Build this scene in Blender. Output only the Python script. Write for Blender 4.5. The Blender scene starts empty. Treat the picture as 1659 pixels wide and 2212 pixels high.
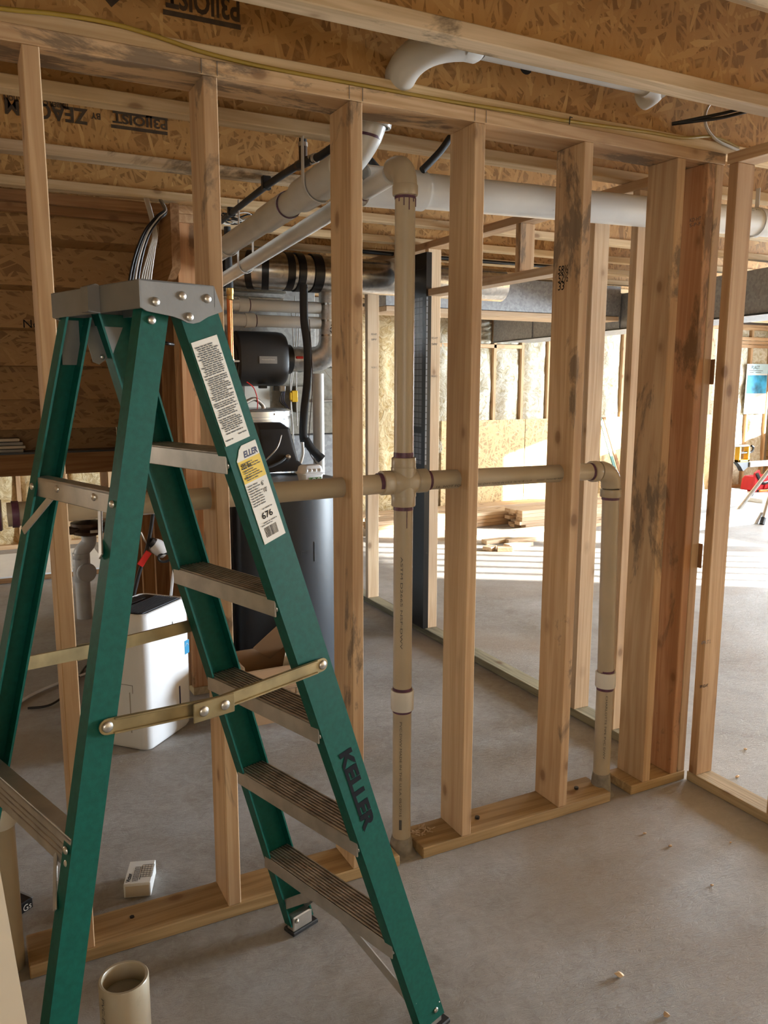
import bpy, bmesh, math, random
from mathutils import Vector, Matrix, noise
random.seed(7)
PI = math.pi
sc = bpy.context.scene
col = sc.collection

# ------------------------------------------------------------------ camera
FPX, YAW, PITCH, ROLL = 1746.06, 0.47574, 0.16269, 0.0020
EYE = Vector((0.0, -2.1193, 1.566))
_cy, _sy, _cp, _sp = math.cos(YAW), math.sin(YAW), math.cos(PITCH), math.sin(PITCH)
FWD = Vector((_sy*_cp, _cy*_cp, -_sp)); _r = Vector((_cy, -_sy, 0)); _u = _r.cross(FWD)
RGT = math.cos(ROLL)*_r + math.sin(ROLL)*_u
UPV = -math.sin(ROLL)*_r + math.cos(ROLL)*_u
cd = bpy.data.cameras.new('camera'); cam = bpy.data.objects.new('camera', cd); col.objects.link(cam)
cam.matrix_world = Matrix(((RGT.x, UPV.x, -FWD.x, EYE.x), (RGT.y, UPV.y, -FWD.y, EYE.y), (RGT.z, UPV.z, -FWD.z, EYE.z), (0, 0, 0, 1)))
cd.sensor_fit = 'HORIZONTAL'; cd.sensor_width = 36.0; cd.lens = FPX/1659*36.0; cd.clip_start = 0.02; cd.clip_end = 200
sc.camera = cam

def at(px, py, x=None, y=None, z=None):
    """measure: where the sight line through a photo pixel meets a plane of the building"""
    d = FWD + ((px-829.5)/FPX)*RGT - ((py-1106)/FPX)*UPV
    i, v = (0, x) if x is not None else (1, y) if y is not None else (2, z)
    return EYE + d*((v-EYE[i])/d[i])

# ------------------------------------------------------------------ world, sun, window light, exposure
w = bpy.data.worlds.new('world'); sc.world = w; w.use_nodes = True
nt = w.node_tree; nt.nodes.clear()
bg = nt.nodes.new('ShaderNodeBackground'); bg.inputs[0].default_value = (0.72, 0.86, 1.0, 1); bg.inputs[1].default_value = 2.2
wo = nt.nodes.new('ShaderNodeOutputWorld'); nt.links.new(bg.outputs[0], wo.inputs[0])

def lamp(name, kind, loc, energy, color, direction=None, size=None, size_y=None, angle=None, spread=None):
    l = bpy.data.lights.new(name, kind); l.energy = energy; l.color = color
    o = bpy.data.objects.new(name, l); col.objects.link(o); o.location = loc
    if direction is not None:
        o.rotation_euler = Vector(direction).to_track_quat('-Z', 'Y').to_euler()
    if size: l.shape = 'RECTANGLE'; l.size = size; l.size_y = size_y
    if angle: l.angle = angle
    if spread: l.spread = spread
    return o
SUN_EL = math.radians(12.5)
lamp('sun', 'SUN', (14, -6, 6), 46.0, (1.0, 0.96, 0.88), (-0.833*math.cos(SUN_EL), 0.553*math.cos(SUN_EL), -math.sin(SUN_EL)), angle=0.009)
# daylight of the openings in the outer walls (all of them outside the picture)
lamp('patio_daylight', 'AREA', (10.75, -0.5, 1.15), 1650, (0.79, 0.905, 1.0), (-1, 0.0, 0), 2.6, 2.0)
lamp('side_window_daylight', 'AREA', (10.75, 4.1, 1.45), 300, (0.74, 0.88, 1.0), (-1, -0.16, -0.05), 3.2, 1.3, None, math.radians(125))
lamp('room_window_daylight', 'AREA', (-0.9, -4.35, 1.5), 29, (1.0, 0.93, 0.84), (0.1, 1, -.05), 2.4, 1.3)
lamp('stair_window_daylight', 'AREA', (-3.3, 4.9, 1.2), 60, (1.0, 0.92, 0.8), (1, 0.1, 0), 1.2, 1.2)
sc.view_settings.view_transform = 'Standard'; sc.view_settings.look = 'None'
sc.view_settings.exposure = 0.08; sc.view_settings.gamma = 1.0; sc.view_settings.use_curve_mapping = False
sc.cycles.max_bounces = 5; sc.cycles.diffuse_bounces = 4; sc.cycles.glossy_bounces = 2; sc.cycles.transmission_bounces = 2
sc.cycles.use_adaptive_sampling = True; sc.cycles.adaptive_threshold = 0.1; sc.cycles.adaptive_min_samples = 16
sc.cycles.caustics_reflective = False; sc.cycles.caustics_refractive = False; sc.cycles.sample_clamp_indirect = 6

# ------------------------------------------------------------------ materials
def newmat(name):
    m = bpy.data.materials.new(name); m.use_nodes = True
    n = m.node_tree.nodes; b = n['Principled BSDF']
    return m, m.node_tree, b
def N(t, typ, **kw):
    n = t.nodes.new(typ)
    for k, v in kw.items(): setattr(n, k, v)
    return n
def lk(t, a, b): t.links.new(a, b)
def ramp(t, stops, interp='LINEAR'):
    r = N(t, 'ShaderNodeValToRGB'); e = r.color_ramp; e.interpolation = interp
    while len(e.elements) < len(stops): e.elements.new(0.5)
    for s, (p, c) in zip(e.elements, stops):
        s.position = p; s.color = (c[0], c[1], c[2], 1) if len(c) == 3 else c
    return r
def mth(t, op, a, b=None, c=None):
    n = N(t, 'ShaderNodeMath', operation=op)
    for i, v in enumerate((a, b, c)):
        if v is None: continue
        if isinstance(v, (int, float)): n.inputs[i].default_value = v
        else: lk(t, v, n.inputs[i])
    return n.outputs[0]
def mix(t, f, a, b, mode='MIX'):
    n = N(t, 'ShaderNodeMix', data_type='RGBA', blend_type=mode)
    if isinstance(f, (int, float)): n.inputs[0].default_value = f
    else: lk(t, f, n.inputs[0])
    for i, v in ((6, a), (7, b)):
        if isinstance(v, tuple): n.inputs[i].default_value = (v[0], v[1], v[2], 1)
        else: lk(t, v, n.inputs[i])
    return n.outputs[2]
def coords(t, scale=(1, 1, 1), rnd=True, rot=(0, 0, 0)):
    tc = N(t, 'ShaderNodeTexCoord'); mp = N(t, 'ShaderNodeMapping'); mp.inputs['Scale'].default_value = scale; mp.inputs['Rotation'].default_value = rot
    if rnd:
        oi = N(t, 'ShaderNodeObjectInfo'); cx = N(t, 'ShaderNodeVectorMath', operation='SCALE'); cx.inputs[0].default_value = (31, 17, 23)
        lk(t, oi.outputs['Random'], cx.inputs['Scale'])
        ad = N(t, 'ShaderNodeVectorMath', operation='ADD'); lk(t, tc.outputs['Object'], ad.inputs[0]); lk(t, cx.outputs[0], ad.inputs[1])
        lk(t, ad.outputs[0], mp.inputs['Vector'])
    else:
        lk(t, tc.outputs['Object'], mp.inputs['Vector'])
    return mp.outputs[0]
def tex(t, vec, scale, detail=3.0, dist=0.0, rough=0.5):
    n = N(t, 'ShaderNodeTexNoise'); n.inputs['Scale'].default_value = scale; n.inputs['Detail'].default_value = detail
    n.inputs['Distortion'].default_value = dist; n.inputs['Roughness'].default_value = rough
    lk(t, vec, n.inputs['Vector']); return n.outputs[0]
def voro(t, vec, scale, feature='F1'):
    n = N(t, 'ShaderNodeTexVoronoi', feature=feature); n.inputs['Scale'].default_value = scale
    lk(t, vec, n.inputs['Vector']); return n
def bump(t, b, h, strength=0.3, dist=0.01):
    n = N(t, 'ShaderNodeBump'); n.inputs['Strength'].default_value = strength; n.inputs['Distance'].default_value = dist
    lk(t, h, n.inputs['Height']); lk(t, n.outputs[0], b.inputs['Normal'])

def plain(name, c, rough=0.6, metal=0.0, var=0.12, vs=9.0, bmp=0.0, bs=120.0, spec=0.5):
    m, t, b = newmat(name)
    v = coords(t)
    n = tex(t, v, vs, 4.0)
    r = ramp(t, [(0.3, tuple(x*(1-var) for x in c)), (0.7, tuple(min(1, x*(1+var)) for x in c))]); lk(t, n, r.inputs[0])
    lk(t, r.outputs[0], b.inputs['Base Color']); b.inputs['Roughness'].default_value = rough; b.inputs['Metallic'].default_value = metal
    b.inputs['Specular IOR Level'].default_value = spec
    if bmp: bump(t, b, tex(t, v, bs, 3.0), bmp, 0.002)
    return m

def wood(name, axis, c1, c2, stain=0.0, stain_c=(0.13, 0.10, 0.075), knots=True, stain_scale=3.0):
    m, t, b = newmat(name)
    s = [1.0, 1.0, 1.0]; s['xyz'.index(axis)] = 0.045
    v = coords(t, tuple(s))
    n1 = tex(t, v, 7.0, 4.0, 0.8)
    ring = mth(t, 'MULTIPLY_ADD', mth(t, 'SINE', mth(t, 'MULTIPLY', n1, 55.0)), 0.5, 0.5)
    fine = tex(t, v, 160.0, 2.0)
    f = mth(t, 'ADD', mth(t, 'MULTIPLY', ring, 0.42), mth(t, 'MULTIPLY', fine, 0.55))
    r = ramp(t, [(0.18, c1), (0.82, c2)]); lk(t, f, r.inputs[0])
    out = r.outputs[0]
    tone = tex(t, coords(t), 1.1, 2.0)
    tr = ramp(t, [(0.35, (0.80, 0.76, 0.74)), (0.65, (1.08, 1.08, 1.06))]); lk(t, tone, tr.inputs[0])
    out = mix(t, 1.0, out, tr.outputs[0], 'MULTIPLY')
    if knots:
        s2 = [1.0, 1.0, 1.0]; s2['xyz'.index(axis)] = 0.62
        vk = voro(t, coords(t, tuple(s2)), 7.5)
        kr = ramp(t, [(0.0, (1, 1, 1)), (0.085, (0.8,)*3), (0.12, (0.30,)*3), (0.21, (0, 0, 0))]); lk(t, vk.outputs['Distance'], kr.inputs[0])
        out = mix(t, mth(t, 'MULTIPLY', kr.outputs[0], 0.75), out, (0.17, 0.075, 0.03))
    if stain > 0:
        s3 = [1.0, 1.0, 1.0]; s3['xyz'.index(axis)] = 0.38
        sn = tex(t, coords(t, tuple(s3)), stain_scale, 7.0, 0.5, 0.68)
        lo = 0.72 - stain*0.22
        sr = ramp(t, [(lo, (0, 0, 0)), (lo+0.05, (1, 1, 1))]); lk(t, sn, sr.inputs[0])
        out = mix(t, mth(t, 'MULTIPLY', sr.outputs[0], 0.72), out, stain_c)
    lk(t, out, b.inputs['Base Color']); b.inputs['Roughness'].default_value = 0.75; b.inputs['Specular IOR Level'].default_value = 0.25
    bump(t, b, f, 0.12, 0.002)
    return m

def osb(name, plane, dark=(0.30, 0.155, 0.05), mid=(0.52, 0.30, 0.11), light=(0.74, 0.50, 0.22), size=1.0, along=None):
    m, t, b = newmat(name)
    hs = None; cs = None
    a = 'xyz'.index(plane[0]); bb = 'xyz'.index(plane[1]); nax = 3-a-bb
    spec = [(0.35, 11, 62.0), (-0.6, 13, 80.0), (1.25, 10, 70.0), (-1.4, 14, 90.0)] if not along else [(0.1, 8, 62.0), (-0.3, 9, 75.0), (0.5, 8, 60.0), (-1.0, 12, 80.0)]
    for k, (ang, sl, sw) in enumerate(spec):
        tc = N(t, 'ShaderNodeTexCoord'); oi = N(t, 'ShaderNodeObjectInfo')
        off = N(t, 'ShaderNodeVectorMath', operation='SCALE'); off.inputs[0].default_value = (13+k*5, 7+k*3, 11+k*2); lk(t, oi.outputs['Random'], off.inputs['Scale'])
        ad = N(t, 'ShaderNodeVectorMath', operation='ADD'); lk(t, tc.outputs['Object'], ad.inputs[0]); lk(t, off.outputs[0], ad.inputs[1])
        wn = N(t, 'ShaderNodeTexNoise'); wn.inputs['Scale'].default_value = 6; lk(t, ad.outputs[0], wn.inputs['Vector'])
        wv = N(t, 'ShaderNodeVectorMath', operation='SCALE'); wv.inputs['Scale'].default_value = 0.022; lk(t, wn.outputs['Color'], wv.inputs[0])
        ad2 = N(t, 'ShaderNodeVectorMath', operation='ADD'); lk(t, ad.outputs[0], ad2.inputs[0]); lk(t, wv.outputs[0], ad2.inputs[1])
        rot = [0.0, 0.0, 0.0]; rot[nax] = ang
        m1 = N(t, 'ShaderNodeMapping'); m1.inputs['Rotation'].default_value = rot; lk(t, ad2.outputs[0], m1.inputs['Vector'])
        scl = [6.0, 6.0, 6.0]; scl[a] = sl*size; scl[bb] = sw*size
        m2 = N(t, 'ShaderNodeMapping'); m2.inputs['Scale'].default_value = scl; lk(t, m1.outputs[0], m2.inputs['Vector'])
        vn = voro(t, m2.outputs[0], 1.0); sp = N(t, 'ShaderNodeSeparateColor'); lk(t, vn.outputs['Color'], sp.inputs[0])
        h, c = sp.outputs[0], sp.outputs[1]
        edge = mth(t, 'SUBTRACT', h, mth(t, 'MULTIPLY', vn.outputs['Distance'], 0.25))
        if hs is None: hs, cs = edge, c
        else:
            g = mth(t, 'GREATER_THAN', edge, hs)
            mx = N(t, 'ShaderNodeMix', data_type='FLOAT'); lk(t, g, mx.inputs[0]); lk(t, cs, mx.inputs[2]); lk(t, c, mx.inputs[3])
            cs = mx.outputs[0]; hs = mth(t, 'MAXIMUM', hs, edge)
    r = ramp(t, [(0.0, dark), (0.07, mid), (0.75, tuple(p*.75+q*.25 for p, q in zip(mid, light))), (1.0, light)]); lk(t, mth(t, 'ADD', mth(t, 'MULTIPLY', cs, .72), mth(t, 'MULTIPLY', tex(t, coords(t), 2.6, 4.0, .5), .32)), r.inputs[0])
    low = ramp(t, [(0.48, (0.62, 0.58, 0.54)), (0.60, (1, 1, 1))]); lk(t, hs, low.inputs[0])
    lk(t, mix(t, 1.0, r.outputs[0], low.outputs[0], 'MULTIPLY'), b.inputs['Base Color'])
    b.inputs['Roughness'].default_value = 0.6; b.inputs['Specular IOR Level'].default_value = 0.3
    return m

def concrete():
    m, t, b = newmat('trowelled_concrete')
    v = coords(t, rnd=False)
    a = tex(t, v, 1.3, 6.0, 0.6, 0.62); c = tex(t, v, 16.0, 8.0, 1.4, 0.72); d = tex(t, v, 240.0, 2.0)
    f = mth(t, 'ADD', mth(t, 'MULTIPLY', a, 0.62), mth(t, 'MULTIPLY', c, 0.38))
    r = ramp(t, [(0.34, (0.225, 0.20, 0.17)), (0.50, (0.36, 0.345, 0.33)), (0.66, (0.47, 0.465, 0.46))]); lk(t, f, r.inputs[0])
    # tan dusty patches and the odd crack
    p = ramp(t, [(0.50, (0, 0, 0)), (0.66, (1, 1, 1))]); lk(t, tex(t, v, 0.85, 4.0, 0.3), p.inputs[0])
    out = mix(t, mth(t, 'MULTIPLY', p.outputs[0], 0.55), r.outputs[0], (0.31, 0.235, 0.165))
    wv = N(t, 'ShaderNodeVectorMath', operation='ADD'); lk(t, v, wv.inputs[0])
    wn = N(t, 'ShaderNodeTexNoise'); wn.inputs['Scale'].default_value = 2.2; wn.inputs['Detail'].default_value = 6; lk(t, v, wn.inputs['Vector']); 
    ws = N(t, 'ShaderNodeVectorMath', operation='SCALE'); ws.inputs['Scale'].default_value = 0.5; lk(t, wn.outputs['Color'], ws.inputs[0]); lk(t, ws.outputs[0], wv.inputs[1])
    vo = voro(t, wv.outputs[0], 0.42, 'DISTANCE_TO_EDGE')
    cr = ramp(t, [(0.0, (1, 1, 1)), (0.0016, (0, 0, 0))]); lk(t, vo.outputs['Distance'], cr.inputs[0])
    out = mix(t, mth(t, 'MULTIPLY', cr.outputs[0], 0.12), out, (0.12, 0.105, 0.09))
    lk(t, out, b.inputs['Base Color'])
    rr = ramp(t, [(0.3, (0.50,)*3), (0.7, (0.75,)*3)]); lk(t, c, rr.inputs[0]); lk(t, rr.outputs[0], b.inputs['Roughness'])
    b.inputs['Specular IOR Level'].default_value = 0.3
    s = tex(t, coords(t, (1, 3.2, 1), False, (0, 0, 0.5)), 17.0, 6.0, 2.2, 0.70)
    bump(t, b, mth(t, 'ADD', mth(t, 'MULTIPLY', s, 1.0), mth(t, 'MULTIPLY', d, 0.22)), 0.5, 0.006)
    return m

def galv(name, c=(0.50, 0.52, 0.54), rough=0.38, metal=0.9):
    m, t, b = newmat(name)
    vn = voro(t, coords(t), 55.0); sp = N(t, 'ShaderNodeSeparateColor'); lk(t, vn.outputs['Color'], sp.inputs[0])
    r = ramp(t, [(0, tuple(x*.82 for x in c)), (1, tuple(x*1.12 for x in c))]); lk(t, sp.outputs[0], r.inputs[0])
    lk(t, r.outputs[0], b.inputs['Base Color']); b.inputs['Metallic'].default_value = metal; b.inputs['Roughness'].default_value = rough
    bump(t, b, tex(t, coords(t), 4.0, 2.0), 0.12, 0.02)
    return m

def grooved(name, c, pitch, axis, rough=0.35, metal=0.9, depth=0.5):
    m, t, b = newmat(name)
    wv = N(t, 'ShaderNodeTexWave', wave_type='BANDS', bands_direction=axis); wv.inputs['Scale'].default_value = pitch; wv.inputs['Distortion'].default_value = 0
    tc = N(t, 'ShaderNodeTexCoord'); lk(t, tc.outputs['Object'], wv.inputs['Vector'])
    n = tex(t, coords(t), 30.0, 4.0)
    r = ramp(t, [(0.3, tuple(x*.7 for x in c)), (0.7, c)]); lk(t, n, r.inputs[0]); lk(t, r.outputs[0], b.inputs['Base Color'])
    b.inputs['Metallic'].default_value = metal; b.inputs['Roughness'].default_value = rough
    bump(t, b, wv.outputs[0], depth, 0.004)
    return m

def pvc(name, c=(0.455, 0.385, 0.28)):
    m, t, b = newmat(name)
    n = tex(t, coords(t), 5.0, 5.0, 0.4)
    r = ramp(t, [(0.30, tuple(x*.86 for x in c)), (0.6, c)]); lk(t, n, r.inputs[0])
    d = tex(t, coords(t, (1, 1, 0.4)), 9.0, 7.0, 0.8, 0.7); dr = ramp(t, [(0.66, (0, 0, 0)), (0.73, (1, 1, 1))]); lk(t, d, dr.inputs[0])
    lk(t, mix(t, mth(t, 'MULTIPLY', dr.outputs[0], 0.45), r.outputs[0], (0.28, 0.20, 0.12)), b.inputs['Base Color'])
    b.inputs['Roughness'].default_value = 0.33
    return m

def fluffy(name, c1, c2):
    m, t, b = newmat(name)
    v = coords(t)
    n = tex(t, v, 9.0, 7.0, 2.2, 0.65)
    r = ramp(t, [(0.32, c1), (0.62, c2)]); lk(t, n, r.inputs[0]); lk(t, r.outputs[0], b.inputs['Base Color'])
    b.inputs['Roughness'].default_value = 0.9; b.inputs['Specular IOR Level'].default_value = 0.15
    bump(t, b, n, 0.9, 0.03)
    return m

def gridded():
    m, t, b = newmat('black_membrane_with_grid')
    tc = N(t, 'ShaderNodeTexCoord'); sx = N(t, 'ShaderNodeSeparateXYZ'); lk(t, tc.outputs['Object'], sx.inputs[0])
    fy = mth(t, 'PINGPONG', sx.outputs[1], 0.018); fz = mth(t, 'PINGPONG', sx.outputs[2], 0.018)
    g = mth(t, 'LESS_THAN', mth(t, 'MINIMUM', fy, fz), 0.0022)
    zone = mth(t, 'MULTIPLY', mth(t, 'GREATER_THAN', sx.outputs[2], 1.02), mth(t, 'LESS_THAN', sx.outputs[2], 2.0))
    base = mix(t, zone, (0.012, 0.012, 0.014), (0.21, 0.225, 0.25))
    lk(t, mix(t, mth(t, 'MULTIPLY', g, zone), base, (0.02, 0.02, 0.022)), b.inputs['Base Color'])
    b.inputs['Roughness'].default_value = 0.28
    return m

PINE1, PINE2 = (0.50, 0.315, 0.17), (0.65, 0.455, 0.275)
M = {}
for ax in 'xyz':
    M['pine_'+ax] = wood('pine_lumber_'+ax, ax, PINE1, PINE2, 0.25)
    M['pine_pale_'+ax] = wood('pale_pine_lumber_'+ax, ax, (0.62, 0.44, 0.28), (0.76, 0.60, 0.42), 0.0)
    M['pine_dirty_'+ax] = wood('weathered_pine_lumber_'+ax, ax, PINE1, PINE2, 0.66, stain_scale=4.5)
M['pine_dirty_x'] = wood('mouldy_top_plate_lumber', 'x', PINE1, PINE2, 0.92, stain_scale=5.0)
M['pine_red_z'] = wood('reddish_pine_lumber', 'z', (0.48, 0.235, 0.11), (0.62, 0.36, 0.19), 0.72, (0.14, 0.09, 0.05), True, 3.6)
M['flange_x'] = wood('joist_flange_lumber', 'x', (0.58, 0.40, 0.21), (0.74, 0.56, 0.34), 0.5, (0.22, 0.15, 0.08), True, 2.4)
M['flange_dirty_x'] = wood('weathered_joist_flange_lumber', 'x', (0.50, 0.36, 0.21), (0.70, 0.54, 0.36), 0.85, (0.115, 0.085, 0.055), True, 3.0)
M['plate_x'] = wood('treated_plate_lumber_x', 'x', (0.33, 0.215, 0.10), (0.50, 0.35, 0.18), 0.5)
M['plate_y'] = wood('treated_plate_lumber_y', 'y', (0.42, 0.33, 0.20), (0.60, 0.48, 0.31), 0.45)
M['plate_green_y'] = wood('treated_green_plate_lumber', 'y', (0.25, 0.24, 0.17), (0.44, 0.41, 0.29), 0.5)
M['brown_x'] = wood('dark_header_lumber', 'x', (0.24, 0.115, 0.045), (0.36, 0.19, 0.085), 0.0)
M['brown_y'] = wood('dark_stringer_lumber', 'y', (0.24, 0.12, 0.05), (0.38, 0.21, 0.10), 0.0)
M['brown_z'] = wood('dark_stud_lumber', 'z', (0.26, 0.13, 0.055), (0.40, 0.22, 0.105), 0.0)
M['osb_xz'] = osb('strand_board_web', 'xz', dark=(0.22, 0.10, 0.03), mid=(0.45, 0.235, 0.075), light=(0.66, 0.41, 0.16))
M['osb_xy'] = osb('strand_board_deck', 'xy')
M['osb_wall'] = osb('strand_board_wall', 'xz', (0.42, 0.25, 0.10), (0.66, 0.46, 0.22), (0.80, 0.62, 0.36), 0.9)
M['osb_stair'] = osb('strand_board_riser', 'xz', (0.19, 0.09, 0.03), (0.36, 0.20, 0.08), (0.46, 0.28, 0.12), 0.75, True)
M['concrete'] = concrete()
M['mortar'] = plain('grey_mortar', (0.25, 0.225, 0.19), 0.9, 0.0, 0.3, 30, 0.5, 60)
M['galv'] = galv('galvanised_sheet', (0.37, 0.35, 0.32), 0.5, 0.5)
M['galv_bright'] = galv('bright_galvanised_sheet', (0.62, 0.60, 0.56), 0.25, 0.95)
M['duct'] = galv('grey_trunk_duct_sheet', (0.36, 0.37, 0.385), 0.6, 0.45)
M['duct_tan'] = galv('dull_duct_sheet', (0.30, 0.275, 0.225), 0.6, 0.35)
M['alu'] = plain('worn_aluminium', (0.47, 0.44, 0.40), 0.42, 0.75, 0.15, 20, 0.1)
M['alu_cap'] = plain('dull_grey_aluminium_cap', (0.20, 0.19, 0.175), 0.6, 0.35, 0.10, 14, 0.1)
M['tread'] = plain('grooved_tread_aluminium', (0.36, 0.30, 0.235), 0.45, 0.6, 0.35, 26, 0.2)
M['rivet'] = plain('bright_rivet_steel', (0.62, 0.60, 0.56), 0.3, 0.9)
M['zinc'] = plain('yellow_zinc_steel', (0.42, 0.34, 0.185), 0.36, 0.75, 0.35, 12)
M['green'] = plain('green_fibreglass', (0.002, 0.078, 0.055), 0.5, 0.0, 0.15, 90, 0.08, 700, 0.25)
M['rubber'] = plain('black_rubber', (0.015, 0.015, 0.016), 0.6)
M['black'] = plain('black_plastic', (0.012, 0.012, 0.013), 0.35)
M['black_soft'] = plain('black_foam_sleeve', (0.018, 0.018, 0.02), 0.7)
M['charcoal'] = plain('charcoal_plastic', (0.032, 0.032, 0.034), 0.45, 0.0, 0.1, 9, 0.1, 500)
M['slat'] = plain('dark_grille_slat', (0.075, 0.08, 0.095), 0.35)
M['tank'] = plain('blue_charcoal_painted_steel', (0.030, 0.036, 0.046), 0.45, 0.0, 0.06, 3)
M['lid'] = plain('grey_tank_lid', (0.20, 0.21, 0.22), 0.4)
M['silver'] = plain('silver_painted_jacket', (0.60, 0.63, 0.66), 0.24, 0.75, 0.05, 3)
M['white'] = plain('white_appliance_plastic', (0.80, 0.81, 0.83), 0.22, 0.0, 0.02)
M['white_matte'] = plain('white_painted_board', (0.82, 0.83, 0.82), 0.6, 0.0, 0.04)
M['paper'] = plain('white_paper_label', (0.72, 0.68, 0.60), 0.55, 0.0, 0.05)
M['paper_yellow'] = plain('yellow_paper_band', (0.72, 0.50, 0.05), 0.55, 0.0, 0.06)
M['ink'] = plain('black_ink', (0.012, 0.012, 0.014), 0.8, 0.0, 0.0, spec=0.08)
M['ink_soft'] = plain('grey_ink', (0.10, 0.095, 0.09), 0.7, 0.0, 0.2)
M['ink_brown'] = plain('stamped_brown_ink', (0.06, 0.035, 0.015), 0.7, 0.0, 0.3, 40)
M['ink_blue'] = plain('navy_ink', (0.02, 0.025, 0.09), 0.6, 0.0, 0.0)
M['pvc'] = pvc('cream_pvc_pipe')
M['pvc_white'] = pvc('white_pvc_pipe', (0.67, 0.655, 0.62))
M['pvc_grey'] = plain('grey_pvc_pipe', (0.45, 0.47, 0.50), 0.4)
M['primer'] = plain('purple_primer', (0.10, 0.035, 0.07), 0.45, 0.0, 0.4, 60)
M['strap'] = plain('clear_grey_plastic_strap', (0.62, 0.60, 0.57), 0.3)
M['copper'] = plain('copper_pipe', (0.40, 0.13, 0.045), 0.28, 0.95, 0.25, 14)
M['brass'] = plain('brass_fitting', (0.42, 0.26, 0.08), 0.35, 0.9, 0.2)
M['bronze'] = plain('brown_cast_valve', (0.06, 0.032, 0.017), 0.5, 0.4, 0.3)
M['yellow_cable'] = plain('yellow_cable_jacket', (0.36, 0.225, 0.03), 0.5)
M['white_cable'] = plain('white_cable_jacket', (0.62, 0.58, 0.52), 0.5)
M['cardboard'] = plain('brown_cardboard', (0.40, 0.25, 0.135), 0.8, 0.0, 0.08, 5)
M['cardboard_in'] = plain('brown_cardboard_inside', (0.30, 0.18, 0.095), 0.85, 0.0, 0.08, 5)
M['red'] = plain('red_fabric', (0.55, 0.012, 0.02), 0.6)
M['red_tag'] = plain('red_plastic', (0.70, 0.02, 0.015), 0.45)
M['orange'] = plain('orange_plastic', (0.75, 0.20, 0.02), 0.5)
M['yellow'] = plain('yellow_painted_steel', (0.80, 0.46, 0.02), 0.4)
M['blue_print'] = plain('blue_printed_film', (0.03, 0.33, 0.62), 0.4, 0.0, 0.7, 7)
M['sky_print'] = plain('pale_blue_film', (0.55, 0.78, 0.90), 0.4, 0.0, 0.1, 5)
M['teal_rod'] = plain('dark_green_rod', (0.02, 0.12, 0.08), 0.5)
M['batt'] = fluffy('glass_wool', (0.50, 0.42, 0.24), (0.82, 0.80, 0.70))
M['batt_gold'] = fluffy('yellow_glass_wool', (0.52, 0.34, 0.13), (0.84, 0.70, 0.44))
M['foam'] = plain('green_label', (0.10, 0.22, 0.07), 0.5)
M['blue_label'] = plain('blue_energy_label', (0.01, 0.25, 0.48), 0.4, 0.0, 0.02)
M['membrane'] = gridded()
M['tape'] = plain('black_tape', (0.01, 0.01, 0.011), 0.3)
M['gypsum'] = plain('pale_board_face', (0.62, 0.54, 0.42), 0.8, 0.0, 0.06, 4)
M['hole'] = plain('dark_knockout', (0.01, 0.008, 0.006), 0.9)
M['foil'] = galv('crumpled_foil_tape', (0.66, 0.65, 0.63), 0.38, 0.75)
M['ext'] = plain('grey_exterior_sheathing', (0.35, 0.33, 0.30), 0.8)

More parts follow.
